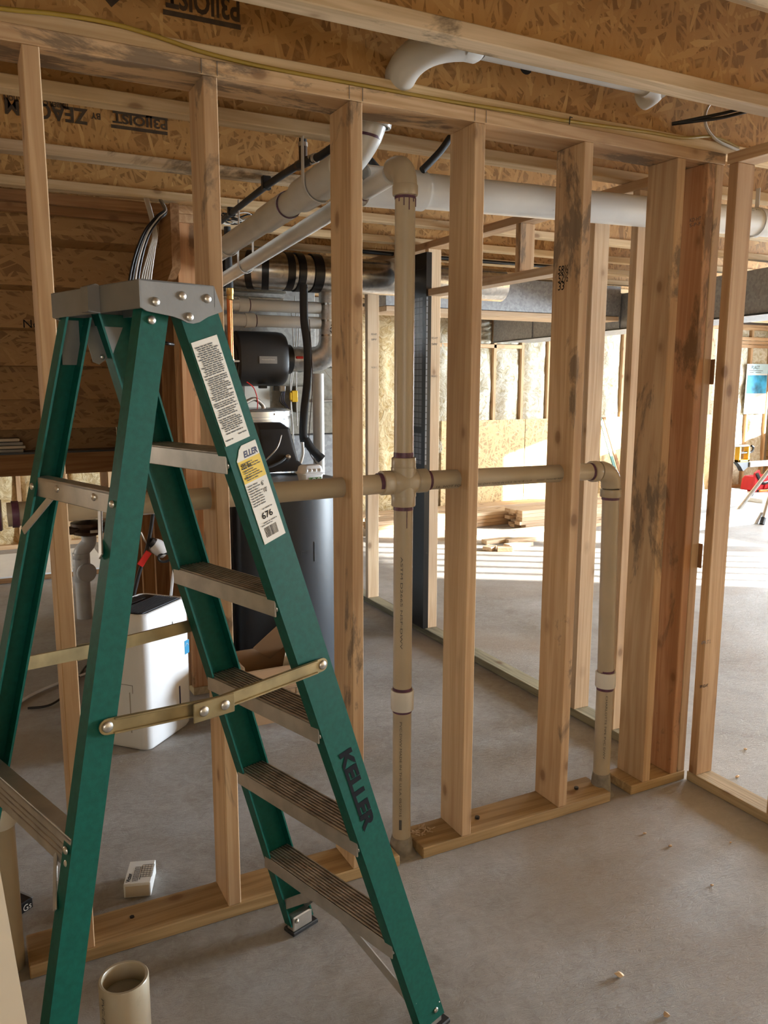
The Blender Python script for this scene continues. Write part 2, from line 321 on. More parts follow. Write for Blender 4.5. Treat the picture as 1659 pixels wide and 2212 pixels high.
# ------------------------------------------------------------------ geometry helpers
class MB:
    def __init__(s): s.v = []; s.f = []
    def quadmesh(s, vs, fs):
        n = len(s.v); s.v += [Vector(a) for a in vs]; s.f += [tuple(n+i for i in f) for f in fs]; return s
    def box(s, x0, x1, y0, y1, z0, z1, c=0.0):
        return s.obox(Vector(((x0+x1)/2, (y0+y1)/2, (z0+z1)/2)), (abs(x1-x0), abs(y1-y0), abs(z1-z0)), None, c)
    def obox(s, ctr, size, axes=None, c=0.0):
        """box about a centre, axes = three unit vectors, c = chamfer"""
        hx, hy, hz = (d/2 for d in size); A = axes or (Vector((1, 0, 0)), Vector((0, 1, 0)), Vector((0, 0, 1)))
        P = lambda a, b, d: ctr + A[0]*a + A[1]*b + A[2]*d
        if c <= 0:
            vs = [P(sx*hx, sy*hy, sz*hz) for sz in (-1, 1) for sy in (-1, 1) for sx in (-1, 1)]
            return s.quadmesh(vs, [(0, 2, 3, 1), (4, 5, 7, 6), (0, 1, 5, 4), (2, 6, 7, 3), (0, 4, 6, 2), (1, 3, 7, 5)])
        c = min(c, hx*.9, hy*.9, hz*.9)
        idx = {}; vs = []
        for sx in (-1, 1):
            for sy in (-1, 1):
                for sz in (-1, 1):
                    for k, o in enumerate(((0, c, c), (c, 0, c), (c, c, 0))):
                        idx[(sx, sy, sz, k)] = len(vs); vs.append(P(sx*(hx-o[0]), sy*(hy-o[1]), sz*(hz-o[2])))
        fs = []
        def q(l, flip): fs.append(tuple(l) if not flip else tuple(reversed(l)))
        for sg in (-1, 1):
            q([idx[(sg, a, b, 0)] for a, b in ((-1, -1), (1, -1), (1, 1), (-1, 1))], sg < 0)
            q([idx[(a, sg, b, 1)] for a, b in ((-1, -1), (1, -1), (1, 1), (-1, 1))], sg > 0)
            q([idx[(a, b, sg, 2)] for a, b in ((-1, -1), (1, -1), (1, 1), (-1, 1))], sg < 0)
        for a in (-1, 1):
            for b in (-1, 1):
                q([idx[(a, b, -1, 0)], idx[(a, b, -1, 1)], idx[(a, b, 1, 1)], idx[(a, b, 1, 0)]], a*b < 0)
                q([idx[(a, -1, b, 0)], idx[(a, -1, b, 2)], idx[(a, 1, b, 2)], idx[(a, 1, b, 0)]], a*b > 0)
                q([idx[(-1, a, b, 1)], idx[(-1, a, b, 2)], idx[(1, a, b, 2)], idx[(1, a, b, 1)]], a*b < 0)
        for a in (-1, 1):
            for b in (-1, 1):
                for d in (-1, 1):
                    q([idx[(a, b, d, 0)], idx[(a, b, d, 1)], idx[(a, b, d, 2)]], a*b*d < 0)
        return s.quadmesh(vs, fs)
    def bar(s, p, q, wd, th, up=(0, 0, 1), c=0.0):
        p, q = Vector(p), Vector(q); d = (q-p); L = d.length; d.normalize()
        sd = d.cross(Vector(up)); sd.normalize(); u = sd.cross(d)
        return s.obox((p+q)/2, (L, wd, th), (d, sd, u), c)
    def tube(s, pts, r, n=16, cap=True, close=False):
        pts = [Vector(p) for p in pts]; rs = r if isinstance(r, (list, tuple)) else [r]*len(pts)
        t0 = (pts[1]-pts[0]).normalized(); a = Vector((0, 0, 1)) if abs(t0.z) < .9 else Vector((1, 0, 0))
        nrm = t0.cross(a).normalized(); base = len(s.v)
        for i, p in enumerate(pts):
            t = (pts[min(i+1, len(pts)-1)]-pts[max(i-1, 0)])
            if t.length < 1e-9: t = t0
            t.normalize(); nrm = (nrm - t*nrm.dot(t)).normalized(); b = t.cross(nrm)
            for k in range(n):
                an = 2*PI*k/n; s.v.append(p + (nrm*math.cos(an)+b*math.sin(an))*rs[i])
        for i in range(len(pts)-1):
            for k in range(n):
                a0 = base+i*n+k; a1 = base+i*n+(k+1) % n; s.f.append((a0, a1, a1+n, a0+n))
        if cap:
            s.f.append(tuple(base+k for k in reversed(range(n)))); e = base+(len(pts)-1)*n; s.f.append(tuple(e+k for k in range(n)))
        return s
    def lathe(s, o, d, prof, n=24):
        """prof: (radius, height along d)"""
        o = Vector(o); d = Vector(d).normalized(); a = Vector((0, 0, 1)) if abs(d.z) < .9 else Vector((1, 0, 0))
        x = d.cross(a).normalized(); y = d.cross(x); base = len(s.v)
        for r, h in prof:
            for k in range(n):
                an = 2*PI*k/n; s.v.append(o+d*h+(x*math.cos(an)+y*math.sin(an))*max(r, 1e-5))
        for i in range(len(prof)-1):
            for k in range(n):
                a0 = base+i*n+k; a1 = base+i*n+(k+1) % n; s.f.append((a0, a1, a1+n, a0+n))
        return s
    def prism(s, poly, o, ux, uy, uz, th):
        """2d outline in (ux,uy) from o, pushed th along uz"""
        o, ux, uy, uz = Vector(o), Vector(ux), Vector(uy), Vector(uz); n = len(poly)
        vs = [o+ux*a+uy*b for a, b in poly] + [o+ux*a+uy*b+uz*th for a, b in poly]
        fs = [tuple(reversed(range(n))), tuple(range(n, 2*n))] + [(i, (i+1) % n, (i+1) % n+n, i+n) for i in range(n)]
        return s.quadmesh(vs, fs)

def arc(p0, corner, p1, r, n=7):
    """path p0 -> corner -> p1 with a rounded corner"""
    p0, c, p1 = Vector(p0), Vector(corner), Vector(p1)
    a = (p0-c).normalized(); b = (p1-c).normalized(); out = []
    for i in range(n+1):
        t = i/n; out.append(c + a*r*(1-t)**2 + b*r*t**2)
    return out
def spline(P, n=8):
    P = [Vector(p) for p in P]; Q = [P[0]]+P+[P[-1]]; out = []
    for i in range(1, len(Q)-2):
        a, b, c, d = Q[i-1:i+3]
        for k in range(n):
            t = k/n; out.append(0.5*((2*b)+(c-a)*t+(2*a-5*b+4*c-d)*t*t+(3*b-a-3*c+d)*t**3))
    out.append(P[-1]); return out

WLOC = {}
SPLIT = {'rivet', 'primer_stain', 'crimp_ring', 'print_bar'}
def islands(mb):
    par = list(range(len(mb.v)))
    def find(a):
        while par[a] != a: par[a] = par[par[a]]; a = par[a]
        return a
    for f in mb.f:
        for b in f[1:]: par[find(b)] = find(f[0])
    g = {}
    for f in mb.f: g.setdefault(find(f[0]), []).append(f)
    out = []
    for fs in g.values():
        used = sorted({i for f in fs for i in f}); ix = {v: k for k, v in enumerate(used)}
        m = MB(); m.v = [mb.v[i] for i in used]; m.f = [tuple(ix[i] for i in f) for f in fs]; out.append(m)
    return out
def obj(name, mb, mat, parent=None, smooth=None):
    if name in SPLIT:
        parts = islands(mb)
        if len(parts) > 1:
            for m in parts: o = obj1(name, m, mat, parent, smooth)
            return o
    return obj1(name, mb, mat, parent, smooth)
def obj1(name, mb, mat, parent=None, smooth=None):
    base = WLOC.get(parent.name, Vector()) if parent else Vector()
    me = bpy.data.meshes.new(name); me.from_pydata([v-base for v in mb.v], [], mb.f); me.validate(); me.update()
    bm = bmesh.new(); bm.from_mesh(me); bmesh.ops.recalc_face_normals(bm, faces=bm.faces); bm.to_mesh(me); bm.free()
    if smooth: me.shade_smooth(); me.set_sharp_from_angle(angle=math.radians(smooth))
    me.materials.append(mat)
    o = bpy.data.objects.new(name, me); col.objects.link(o)
    if parent: o.parent = parent; WLOC[o.name] = base
    else: WLOC[o.name] = Vector()
    return o
def thing(name, loc, label=None, cat=None, group=None, kind=None):
    o = bpy.data.objects.new(name, None); col.objects.link(o); o.location = loc; o.empty_display_size = .05
    WLOC[o.name] = Vector(loc)
    return tag(o, label, cat, group, kind)
def tag(o, label=None, cat=None, group=None, kind=None):
    if label: o['label'] = label
    if cat: o['category'] = cat
    if group: o['group'] = group
    if kind: o['kind'] = kind
    return o
def solo(name, mb, mat, label, cat, group=None, smooth=None, kind=None):
    """a thing that is one mesh, its origin set at its lowest middle"""
    xs = [v.x for v in mb.v]; ys = [v.y for v in mb.v]; z0 = min(v.z for v in mb.v)
    ctr = Vector(((min(xs)+max(xs))/2, (min(ys)+max(ys))/2, z0))
    for i, v in enumerate(mb.v): mb.v[i] = v-ctr
    o = obj(name, mb, mat, None, smooth); o.location = ctr; WLOC[o.name] = ctr
    return tag(o, label, cat, group, kind)
def lettering(name, body, o, ux, uy, wd, ht, mat, parent, lift=0.0006, shear=0.0, bold=0.0):
    """flat printed letters filling a wd x ht rectangle whose lower left corner is o"""
    cu = bpy.data.curves.new('lettering_tmp', 'FONT'); cu.body = body; cu.size = 1; cu.shear = shear; cu.offset = bold; cu.fill_mode = 'FRONT'; cu.resolution_u = 3
    tmp = bpy.data.objects.new('lettering_tmp', cu); me = bpy.data.meshes.new_from_object(tmp)
    xs = [v.co.x for v in me.vertices]; ys = [v.co.y for v in me.vertices]
    x0, x1, y0, y1 = min(xs), max(xs), min(ys), max(ys)
    o, ux, uy = Vector(o), Vector(ux).normalized(), Vector(uy).normalized(); nz = ux.cross(uy).normalized()
    base = WLOC.get(parent.name, Vector())
    for v in me.vertices:
        a = (v.co.x-x0)/max(1e-6, x1-x0)*wd; b = (v.co.y-y0)/max(1e-6, y1-y0)*ht
        v.co = o+ux*a+uy*b+nz*lift-base
    me.materials.append(mat); me.name = name
    ob = bpy.data.objects.new(name, me); col.objects.link(ob); ob.parent = parent; WLOC[ob.name] = base
    bpy.data.objects.remove(tmp); bpy.data.curves.remove(cu)
    return ob
def lines(name, rows, o, ux, uy, mat, parent, lift=0.0006):
    """print too small to read: rows of (x0, x1, y, height)"""
    o, ux, uy = Vector(o), Vector(ux).normalized(), Vector(uy).normalized(); nz = ux.cross(uy).normalized(); mb = MB()
    for a, b, y, h in rows:
        x = a
        while x < b:
            l = min(b-x, random.uniform(.004, .012)); q = [o+ux*x+uy*y, o+ux*(x+l)+uy*y, o+ux*(x+l)+uy*(y+h), o+ux*x+uy*(y+h)]
            mb.quadmesh([p+nz*lift for p in q], [(0, 1, 2, 3)]); x += l+.0016
    ob = obj(name, mb, mat, parent); ob['kind'] = 'stuff'
    return ob
X, Y, Z = Vector((1, 0, 0)), Vector((0, 1, 0)), Vector((0, 0, 1))
# ================================================================== SETTING
H1, H2 = 2.311, 2.349           # underside and top of the top plates
JH, JP = 0.302, 0.4064          # joist height, joist pitch
XL, XR, YF, YB = -3.4, 10.8, -4.4, 6.0

tag(obj('floor', MB().box(XL-.2, XR+.2, YF-.2, YB+.3, -0.12, 0.0), M['concrete']), kind='structure')

# ---- ceiling: deck and I-joists
ceiling = thing('ceiling', (0, 0, H2), kind='structure')
obj('deck', MB().box(XL-.1, XR+.1, YF-.1, YB+.2, H2+JH, H2+JH+.022), M['osb_xy'], ceiling)
def joist(k):
    y0 = JY[k]; j = thing('joist', (0, y0, H2)); j.parent = ceiling; j.location = (0, y0, 0)
    dirty = k in (-1, 2)
    obj('flange', MB().box(XL, XR, y0, y0+.0635, H2, H2+.038, .0025), M['flange_dirty_x' if dirty else 'flange_x'], j)
    obj('flange', MB().box(XL, XR, y0, y0+.0635, H2+JH-.038, H2+JH, .0025), M['flange_x'], j)
    wb = obj('web', MB().box(XL, XR, y0+.027, y0+.0365, H2+.036, H2+JH-.036), M['osb_xz'], j)
    wb.data.transform(Matrix.Translation((0, 0, 0)))
    return wb, y0
webs = {}
JY = {-1: -.395, 0: .011, 1: .455, 2: 1.12, 3: 1.67, 4: 2.2}
for k in range(5, 13): JY[k] = 2.2+.49*(k-4)
for k in range(-9, -1): JY[k] = -.395+.49*(k+1)
for k in range(-9, 12):
    webs[k] = joist(k)
def on_web(k, pts_name, body, p0, p1, ht, name='lettering', bold=.03, mat='ink_brown', sh=.5):
    """upside-down stamp on the near face of a web: p0 = right end of the word in the picture"""
    wb, y0 = webs[k]; y = y0+.027
    a, b = at(*p0, y=y), at(*p1, y=y)
    lettering(name, body, (b.x, y, (a.z+b.z)/2+ht*sh), (-1, 0, 0), (0, 0, -1), b.x-a.x, ht, M[mat], wb, .0008, 0, bold)
on_web(0, '', 'P3|JOIST', (358, 17), (518, 49), .075, sh=1.0)
on_web(2, '', 'P3|JOIST', (243, 266), (362, 281), .046, sh=1.0)
on_web(2, '', 'BY', (196, 250), (217, 252), .022)
on_web(2, '', 'ZEACOM', (10, 232), (190, 250), .055)
on_web(2, '', 'TIMBER CORPORATION', (8, 214), (150, 226), .018)
for k, a, b in ((0, (352, 25), (520, 58)), (2, (240, 272), (362, 288)), (2, (243, 240), (362, 252))):
    wb, y0 = webs[k]; y = y0+.027; p, q = at(*a, y=y), at(*b, y=y)
    obj('stamp_rule', MB().box(p.x, q.x, y-.0008, y+.001, p.z-.006, p.z+.006), M['ink_brown'], wb)
wb, y0 = webs[0]
p = at(1136, 143, y=y0+.027)
obj('knockout', MB().lathe((p.x, y0+.0272, p.z), (0, -1, 0), [(0, 0), (.021, 0), (.024, .0006), (0, .0007)], 20), M['hole'], wb)
p = at(240, 2, y=y0+.027)
obj('stamp_mark', MB().lathe((p.x, y0+.0272, p.z+.01), (0, -1, 0), [(0, 0), (.024, 0), (.024, .0006), (0, .0006)], 4), M['ink_brown'], wb)

# ---- plumbing wall (2x6) across the picture
wc = thing('wall_partition', (1.2, .07, 0), kind='structure')
W6 = .14
obj('top_plate', MB().box(XL, 2.44, 0, W6, H1, H2, .002), M['pine_dirty_x'], wc)
xa = [(.045, at(864, 1871, y=0).x), (at(914, 1855, y=0).x, at(1319, 1732, y=0).x), (at(1363, 1716, y=0).x, 2.438)]
for a, b in xa:
    obj('bottom_plate', MB().box(a, b, 0, W6, 0, .038, .003), M['plate_x'], wc)
STUD_X = [.210, .621, 1.024, 1.428, 1.842]
studs = []
for i, r in enumerate(STUD_X):
    studs.append(obj('stud', MB().box(r-.038, r, .001, W6-.001, .038, H1, .0025), M['pine_z' if i in (0, 3) else 'pine_dirty_z'], wc))
for a, b, mt in ((2.212, 2.250, 'pine_dirty_z'), (2.357, 2.395, 'pine_red_z'), (2.397, 2.435, 'pine_dirty_z')):
    studs.append(obj('stud', MB().box(a, b, .001, W6-.001, .038, H1, .0025), M[mt], wc))
for x in (-.20, -.61, -1.01, -1.42):
    obj('stud', MB().box(x-.038, x, .001, W6-.001, .038, H1, .0025), M['pine_z'], wc)
obj('bottom_plate', MB().box(-2.0, -.04, 0, W6, 0, .038, .003), M['plate_x'], wc)
for z0, z1 in ((1.55, 1.64), (.862, .955)):
    obj('spacer_block', MB().box(2.4355, 2.4395, -.012, .03, z0, z1), M['brown_z'], wc)
# pencil layout ticks over each stud, carpenter's figures, dark bolts in the bottom plate
for i, r in enumerate(STUD_X[1:4]):
    for xx in (r, r-.040):
        obj('pencil_tick', MB().box(xx-.0008, xx+.0008, -.0006, .001, H1+.002, H2-.002), M['ink_soft'], wc)
for px, py in ((1031, 1767), (1245, 1703)):
    p = at(px, py, z=.04)
    obj('anchor_bolt', MB().lathe((p.x, p.y, .037), Z, [(0, 0), (.0085, 0), (.0085, .009), (0, .009)], 6), M['black'], wc)
p = at(285, 1980, z=.04)
obj('anchor_bolt', MB().lathe((p.x, p.y, .037), Z, [(0, 0), (.007, 0), (.007, .004), (0, .004)], 6), M['black'], wc)
xf = STUD_X[4]-.038
for body, (px, py), wd, ht in (('58½', (1205, 594), .034, .028), ('52½', (1205, 612), .034, .028), ('33', (1205, 628), .022, .026)):
    p = at(px, py, x=xf-.001)
    lettering('pencilled_figures', body, (xf, p.y, p.z), (0, -1, 0), (0, 0, 1), wd*1.5, ht, M['ink'], studs[4], .0008, .15, .01)
p = at(1500, 478, x=2.357)
lettering('grade_stamp', 'KD-HT', (2.357, p.y+.02, p.z), (0, -1, 0), Z, .05, .012, M['ink_soft'], studs[6], .0008)
lettering('grade_stamp', 'S-P-F', (2.357, p.y+.02, p.z-.018), (0, -1, 0), Z, .05, .012, M['ink_soft'], studs[6], .0008)

# ---- cross wall (2x4), x = 2.44, running away beyond and towards us at the right
wx = thing('wall_cross', (2.485, 1.5, 0), kind='structure')
XA, XB = 2.44, 2.529
obj('top_plate', MB().box(XA, XB, .142, YB-.1, H1, H2, .002), M['pine_y'], wx)
obj('top_plate', MB().box(XA, XB, YF+.1, -.004, H1, H2, .002), M['pine_y'], wx)
obj('bottom_plate', MB().box(XA, XB, .142, 3.6, 0, .038, .003), M['plate_green_y'], wx)
obj('bottom_plate', MB().box(XA, XB, -2.6, -.006, 0, .038, .003), M['plate_y'], wx)
ST = {}
for y in (.43, .685, 2.085, 2.885, 3.29, 3.6):
    ST[y] = obj('stud', MB().box(XA+.001, XB-.001, y-.019, y+.019, .038, H1, .0025), M['pine_pale_z'], wx)
obj('header', MB().box(XA, XB, .706, 2.064, 2.045, 2.083, .002), M['pine_pale_y'], wx)
obj('cripple_stud', MB().box(XA+.001, XB-.001, 1.19, 1.228, 2.083, H1, .002), M['pine_dirty_z'], wx)
corner = obj('stud', MB().box(XA+.001, XB-.001, -.052, -.014, .038, H1, .0025), M['pine_z'], wx)
for y in (-.385, -.79, -1.2, -1.6, -2.0, -2.4):
    obj('stud', MB().box(XA+.001, XB-.001, y-.019, y+.019, .038, H1, .0025), M['pine_z'], wx)
p = at(1519, 1392, y=-.052)
lettering('grade_stamp', 'APPA ST 2', (p.x-.012, -.052, p.z), X, Z, .05, .014, M['ink_soft'], corner, .0008)
p = at(1516, 1486, y=-.052)
lettering('grade_stamp', 'SPF KD-HT', (p.x-.012, -.052, p.z), X, Z, .045, .012, M['ink'], corner, .0008, 0, .02)
for yy, zz in ((2.885, 1.86), (2.085, 1.80)):
    for dz, b in ((0, 'KD-HT'), (-.035, 'SPF'), (-.22, 'NLGA 2')):
        lettering('grade_stamp', b, (2.47, yy-.019, zz+dz), X, Z, .04, .012, M['ink_soft'], ST[yy], .0008)
# black membrane board fixed along the wall
mp = thing('membrane_panel', (2.434, 2.25, .04), 'tall black membrane panel with pale grid print, taped to a stud beyond the pipe', 'panel')
obj('board', MB().box(2.429, 2.439, 2.062, 2.44, .04, 2.29), M['membrane'], mp)
obj('edge_tape', MB().box(2.427, 2.429, 2.062, 2.10, .04, 2.29), M['tape'], mp)
obj('edge_tape', MB().box(2.427, 2.429, 2.10, 2.44, 2.20, 2.29), M['tape'], mp)
obj('edge_tape', MB().box(2.427, 2.429, 2.10, 2.44, 1.245, 1.285), M['tape'], mp)
obj('edge_tape', MB().box(2.428, 2.463, 2.0625, 2.0655, .04, 2.29), M['tape'], mp)

# ---- outer walls
wb_ = thing('wall_back', (3.7, YB, 0), kind='structure')
obj('sheathing', MB().box(XL-.15, XR+.15, YB+.14, YB+.17, 0, H2+JH), M['ext'], wb_)
obj('bottom_plate', MB().box(XL, XR, YB, YB+.14, 0, .038, .002), M['pine_x'], wb_)
for z in (H1-.04, H1-.002):
    obj('top_plate', MB().box(XL, XR, YB, YB+.14, z, z+.037, .002), M['pine_x'], wb_)
SX = [6.079 + JP*k for k in range(-23, 12)]
for x in SX:
    obj('stud', MB().box(x-.019, x+.019, YB, YB+.14, .038, H1-.04, .002), M['pine_z'], wb_)
obj('window_header', MB().box(4.88, 6.06, YB, YB+.14, 1.935, 1.98, .002), M['pine_x'], wb_)
def batt(x0, x1, z0, z1, y, mat, seed):
    """one bulging quilt of glass wool between two studs"""
    nx, nz = 7, 22; mb = MB(); vs = []; fs = []
    for j in range(nz+1):
        for i in range(nx+1):
            u, v = i/nx, j/nz
            e = min(1, min(u, 1-u)*5)**.5*min(1, min(v, 1-v)*9)**.5
            d = .05*e + .05*noise.noise(Vector((u*3+seed*7.1, v*9, seed)))*e + .02*noise.noise(Vector((u*9, v*22+seed, 3)))
            vs.append(Vector((x0+(x1-x0)*u, y+.055-d, z0+(z1-z0)*v)))
    for j in range(nz):
        for i in range(nx):
            a = j*(nx+1)+i; fs.append((a, a+1, a+nx+2, a+nx+1))
    mb.quadmesh(vs, fs)
    return obj('insulation_batt', mb, M[mat], wb_, 180)
for i in range(len(SX)-1):
    x0, x1 = SX[i]+.019, SX[i+1]-.019
    gold = x1 < 5.1
    if 4.9 < x0 and x1 < 6.1:
        batt(x0, x1, .04, 1.935, YB, 'batt', i); batt(x0, x1, 1.98, H1-.04, YB, 'batt', i+50)
    else:
        batt(x0, x1, .04, H1-.04, YB, 'batt_gold' if gold else 'batt', i)
for a, b in ((4.93, 6.13), (6.14, 7.35), (7.36, 8.57), (8.58, 9.78)):
    obj('wall_board', MB().box(a, b, YB-.013, YB-.001, .0, 1.085), M['osb_wall'], wb_)

def holed_wall(name, along, const, th, lo, hi, openings, mat):
    """an outer wall with rectangular openings; openings = (a0, a1, z0, z1) along it"""
    mb = MB(); cuts = sorted(openings); a = lo
    def put(a0, a1, z0, z1):
        if a1-a0 < 1e-3 or z1-z0 < 1e-3: return
        if along == 'y': mb.box(const, const+th, a0, a1, z0, z1)
        else: mb.box(a0, a1, const, const+th, z0, z1)
    for a0, a1, z0, z1 in cuts:
        put(a, a0, 0, H2+JH); put(a0, a1, 0, z0); put(a0, a1, z1, H2+JH); a = a1
    put(a, hi, 0, H2+JH)
    return tag(obj(name, mb, mat), kind='structure')
holed_wall('wall_right', 'y', XR, .15, YF-.15, YB+.17, [(-1.85, -.1, .03, 2.1), (.1, .95, 1.1, 2.0), (2.6, 3.3, 1.2, 2.0), (3.45, 4.9, 1.5, 2.0), (5.1, 5.85, .85, 1.5)], M['osb_wall'])
holed_wall('wall_left', 'y', XL-.15, .15, YF-.15, YB+.17, [(4.3, 5.5, .6, 1.8)], M['osb_wall'])
holed_wall('wall_front', 'x', YF-.15, .15, XL, XR, [(-2.1, .3, .85, 2.15)], M['osb_wall'])
tag(obj('wall_sun_block', MB().box(-6, 15.5, -7.4, -7.0, -.2, 4.2), M['ext']), kind='structure')  # unseen wall, added outside to keep sun from entering through the front
d1 = thing('door_1', (XR+.08, -.975, .03), kind='structure')
obj('door_frame', MB().box(XR+.03, XR+.13, -1.85, -1.80, .03, 2.1).box(XR+.03, XR+.13, -.15, -.1, .03, 2.1).box(XR+.03, XR+.13, -1.85, -.1, 2.05, 2.1), M['white_matte'], d1)
for k in range(1, 6):
    y = -1.80+k*.275
    obj('mullion', MB().box(XR+.06, XR+.10, y-.0225, y+.0225, .03, 2.05), M['white_matte'], d1)
# ================================================================== STEP LADDER (fitted from the photo: 6 ft, feet on the slab)
LC, TH = Vector((.28827, -.54284, 0)), .32014
LU = Vector((-math.sin(TH), math.cos(TH), 0)); LV = Vector((math.cos(TH), math.sin(TH), 0))
ZT = 1.663; WT, WB, VFT, VFB, VRT, VRB = .15819, .26115, .0466, .5788, -.0466, -.4230
DF, DR, WRT, WRB, FL = .0818, .0388+.012, .1578, .2512, .03
SP = .2855
def LP(u, v, z): return LC + LU*u + LV*v + Z*z
lad = thing('step_ladder', LC, 'green fibreglass step ladder standing open in front of the stud wall', 'ladder')
def wF(z): return WB+(WT-WB)*z/ZT
def vF(z): return VFB+(VFT-VFB)*z/ZT
def wN(z): return .283+(WT-.283)*z/ZT          # the near front leg is splayed a little
def vN(z): return .563+(VFT-.563)*z/ZT
def wR(z): return WRB+(WRT-WRB)*z/ZT
def vR(z): return VRB+(VRT-VRB)*z/ZT
def rail(side, wf, vf, depth, z0, z1):
    """C channel: web outside, two flanges turned inwards"""
    t = .0045; rings = []
    for z in (z0, z1):
        w_, v_ = wf(z), vf(z); r = []
        for a, b in ((0, -depth/2), (0, depth/2), (FL, depth/2), (FL, depth/2-t), (t, depth/2-t), (t, -depth/2+t), (FL, -depth/2+t), (FL, -depth/2)):
            r.append(LP(side*(w_-a), v_+b, z))
        rings.append(r)
    mb = MB(); n = 8
    mb.quadmesh(rings[0]+rings[1], [(i, (i+1) % n, (i+1) % n+n, i+n) for i in range(n)] + [(0, 1, 2, 3, 4, 5, 6, 7)[::-1], tuple(range(8, 16))])
    return mb
fr_near = obj('front_rail', rail(-1, wN, vN, DF, .03, ZT+.03), M['green'], lad)
fr_far = obj('front_rail', rail(1, wF, vF, DF, .03, ZT+.03), M['green'], lad)
rr_near = obj('rear_rail', rail(-1, wR, vR, DR, .03, ZT+.02), M['green'], lad)
rr_far = obj('rear_rail', rail(1, wR, vR, DR, .03, ZT+.02), M['green'], lad)
# feet: metal shoe with a rubber sole
for wf, vf, d in ((wF, vF, DF), (wR, vR, DR)):
    for s in (-1, 1):
        wf_, vf_ = (wN, vN) if wf is wF and s < 0 else (wf, vf)
        ft = obj('foot', MB().obox(LP(s*(wf_(.03)-.017), vf_(.03), .034), (.030, d-.012, .044), (LU, LV, Z), .003), M['alu'], lad)
        obj('rubber_sole', MB().obox(LP(s*(wf_(.005)-.015), vf_(.005), .0065), (.046, d+.012, .013), (LU, LV, Z), .003), M['rubber'], ft)
        obj('rivet', MB().lathe(LP(s*(wf_(.05)-.030), vf_(.05)-d*.22, .045), LU*-s, [(0, .009), (.006, .006), (.007, .0)], 10), M['rivet'], ft)
# steps with grooved treads
def rivet(mb, p, n, r=.0070): mb.lathe(p, n, [(r*1.02, 0), (r, .0014), (r*.7, .0032), (0, .0038)], 12)
for k in range(1, 6):
    z = k*SP; ea, eb = LP(wF(z)-.005, vF(z), z), LP(-wN(z)+.005, vN(z), z)
    SU = (ea-eb).normalized(); SV = SU.cross(Z)*1.0; SV = SV if SV.dot(LV) > 0 else -SV; SM = (ea+eb)/2; SL = (ea-eb).length
    st = obj('step', MB().obox(SM-SV*.0385-Z*.016, (SL, .004, .036), (SU, SV, Z), .001).obox(SM+SV*.0385-Z*.016, (SL, .004, .036), (SU, SV, Z), .001), M['alu'], lad)
    tr = MB().obox(SM, (SL, .080, .004), (SU, SV, Z))
    for j in range(9):
        tr.obox(SM+SV*(-.036+j*.009)+Z*.0032, (SL-.004, .0042, .0034), (SU, SV, Z), .0008)
    obj('tread', tr, M['tread'], st)
    rv = MB()
    for s, wq, vq_ in ((-1, wN, vN), (1, wF, vF)):
        rivet(rv, LP(s*(wq(z-.02)-.012), vq_(z-.02)-DF/2+.0005, z-.018), -LV); rivet(rv, LP(s*(wq(z-.02)-.012), vq_(z-.02)+DF/2-.0005, z-.018), LV)
    obj('rivet', rv, M['rivet'], st, 60)
# braces under the lowest step
for s in (-1, 1):
    z = SP; wq, vq_ = (wN, vN) if s < 0 else (wF, vF); a = LP(s*.05, vF(z)-.034, z-.03); b = LP(s*(wq(.10)-.008), vq_(.10)-.034, .10)
    obj('knee_brace', MB().bar(a, b, .026, .003, -LV), M['alu'], lad)
    a = LP(s*.06, vF(z)+.034, z-.03); b = LP(s*(wq(.04)-.008), vq_(.06)+.034, .06)
    obj('knee_brace', MB().bar(a, b, .022, .003, -LV), M['alu'], lad)
# rear cross bars
for zc, hgt, lab in ((1.361, .038, 0), (.797, .064, 1), (.25, .06, 2)):
    w_ = wR(zc)-.006; v_ = vR(zc)-DR/2+.0068
    rb = obj('rear_crossbar', MB().obox(LP(0, v_, zc), (2*w_, .004, hgt), (LU, LV, Z), .0015).obox(LP(0, v_+.013, zc+hgt/2-.003), (2*w_, .030, .004), (LU, LV, Z)), M['alu'], lad)
    rv = MB()
    for s in (-1, 1):
        for dz in ((0,) if not lab else (.012, -.012)): rivet(rv, LP(s*(w_-.009), v_-.0068, zc+dz), -LV)
    if not lab:
        for u in (-.085, .06): rivet(rv, LP(u, v_-.0015, zc+.004), -LV, .007)
    else:
        for g in (-.012, 0, .012): obj('groove', MB().obox(LP(0, v_-.0022, zc+g), (2*w_, .001, .003), (LU, LV, Z)), M['tread'], rb)
    obj('rivet', rv, M['rivet'], rb, 60)
    for s in (-1, 1):
        a = LP(s*(w_-.075), v_+.004, zc-.012); b = LP(s*(wR(zc-.10)-.022), vR(zc-.10)-DR/2-.001, zc-.085)
        obj('corner_brace', MB().bar(a, b, .016, .003, LV, .0008), M['alu'], rb)
    if lab == 1:
        pl = MB().obox(LP(.145, v_-.0026, zc+.004), (.075, .0008, .034), (LU, LV, Z)); lbl = obj('label', pl, M['paper'], rb)
        o = LP(.145+.033, v_-.0031, zc+.004-.012)
        lines('print', [(0, .046, .014, .006), (0, .05, .005, .003), (0, .04, .000, .003)], o, -LU, Z, M['ink_soft'], lbl)
        obj('no_step_sign', MB().tube([LP(.118+.0085*math.cos(a), v_-.0034, zc+.006+.0085*math.sin(a)) for a in [2*PI*i/20 for i in range(21)]], .0011, 5), M['ink'], lbl)
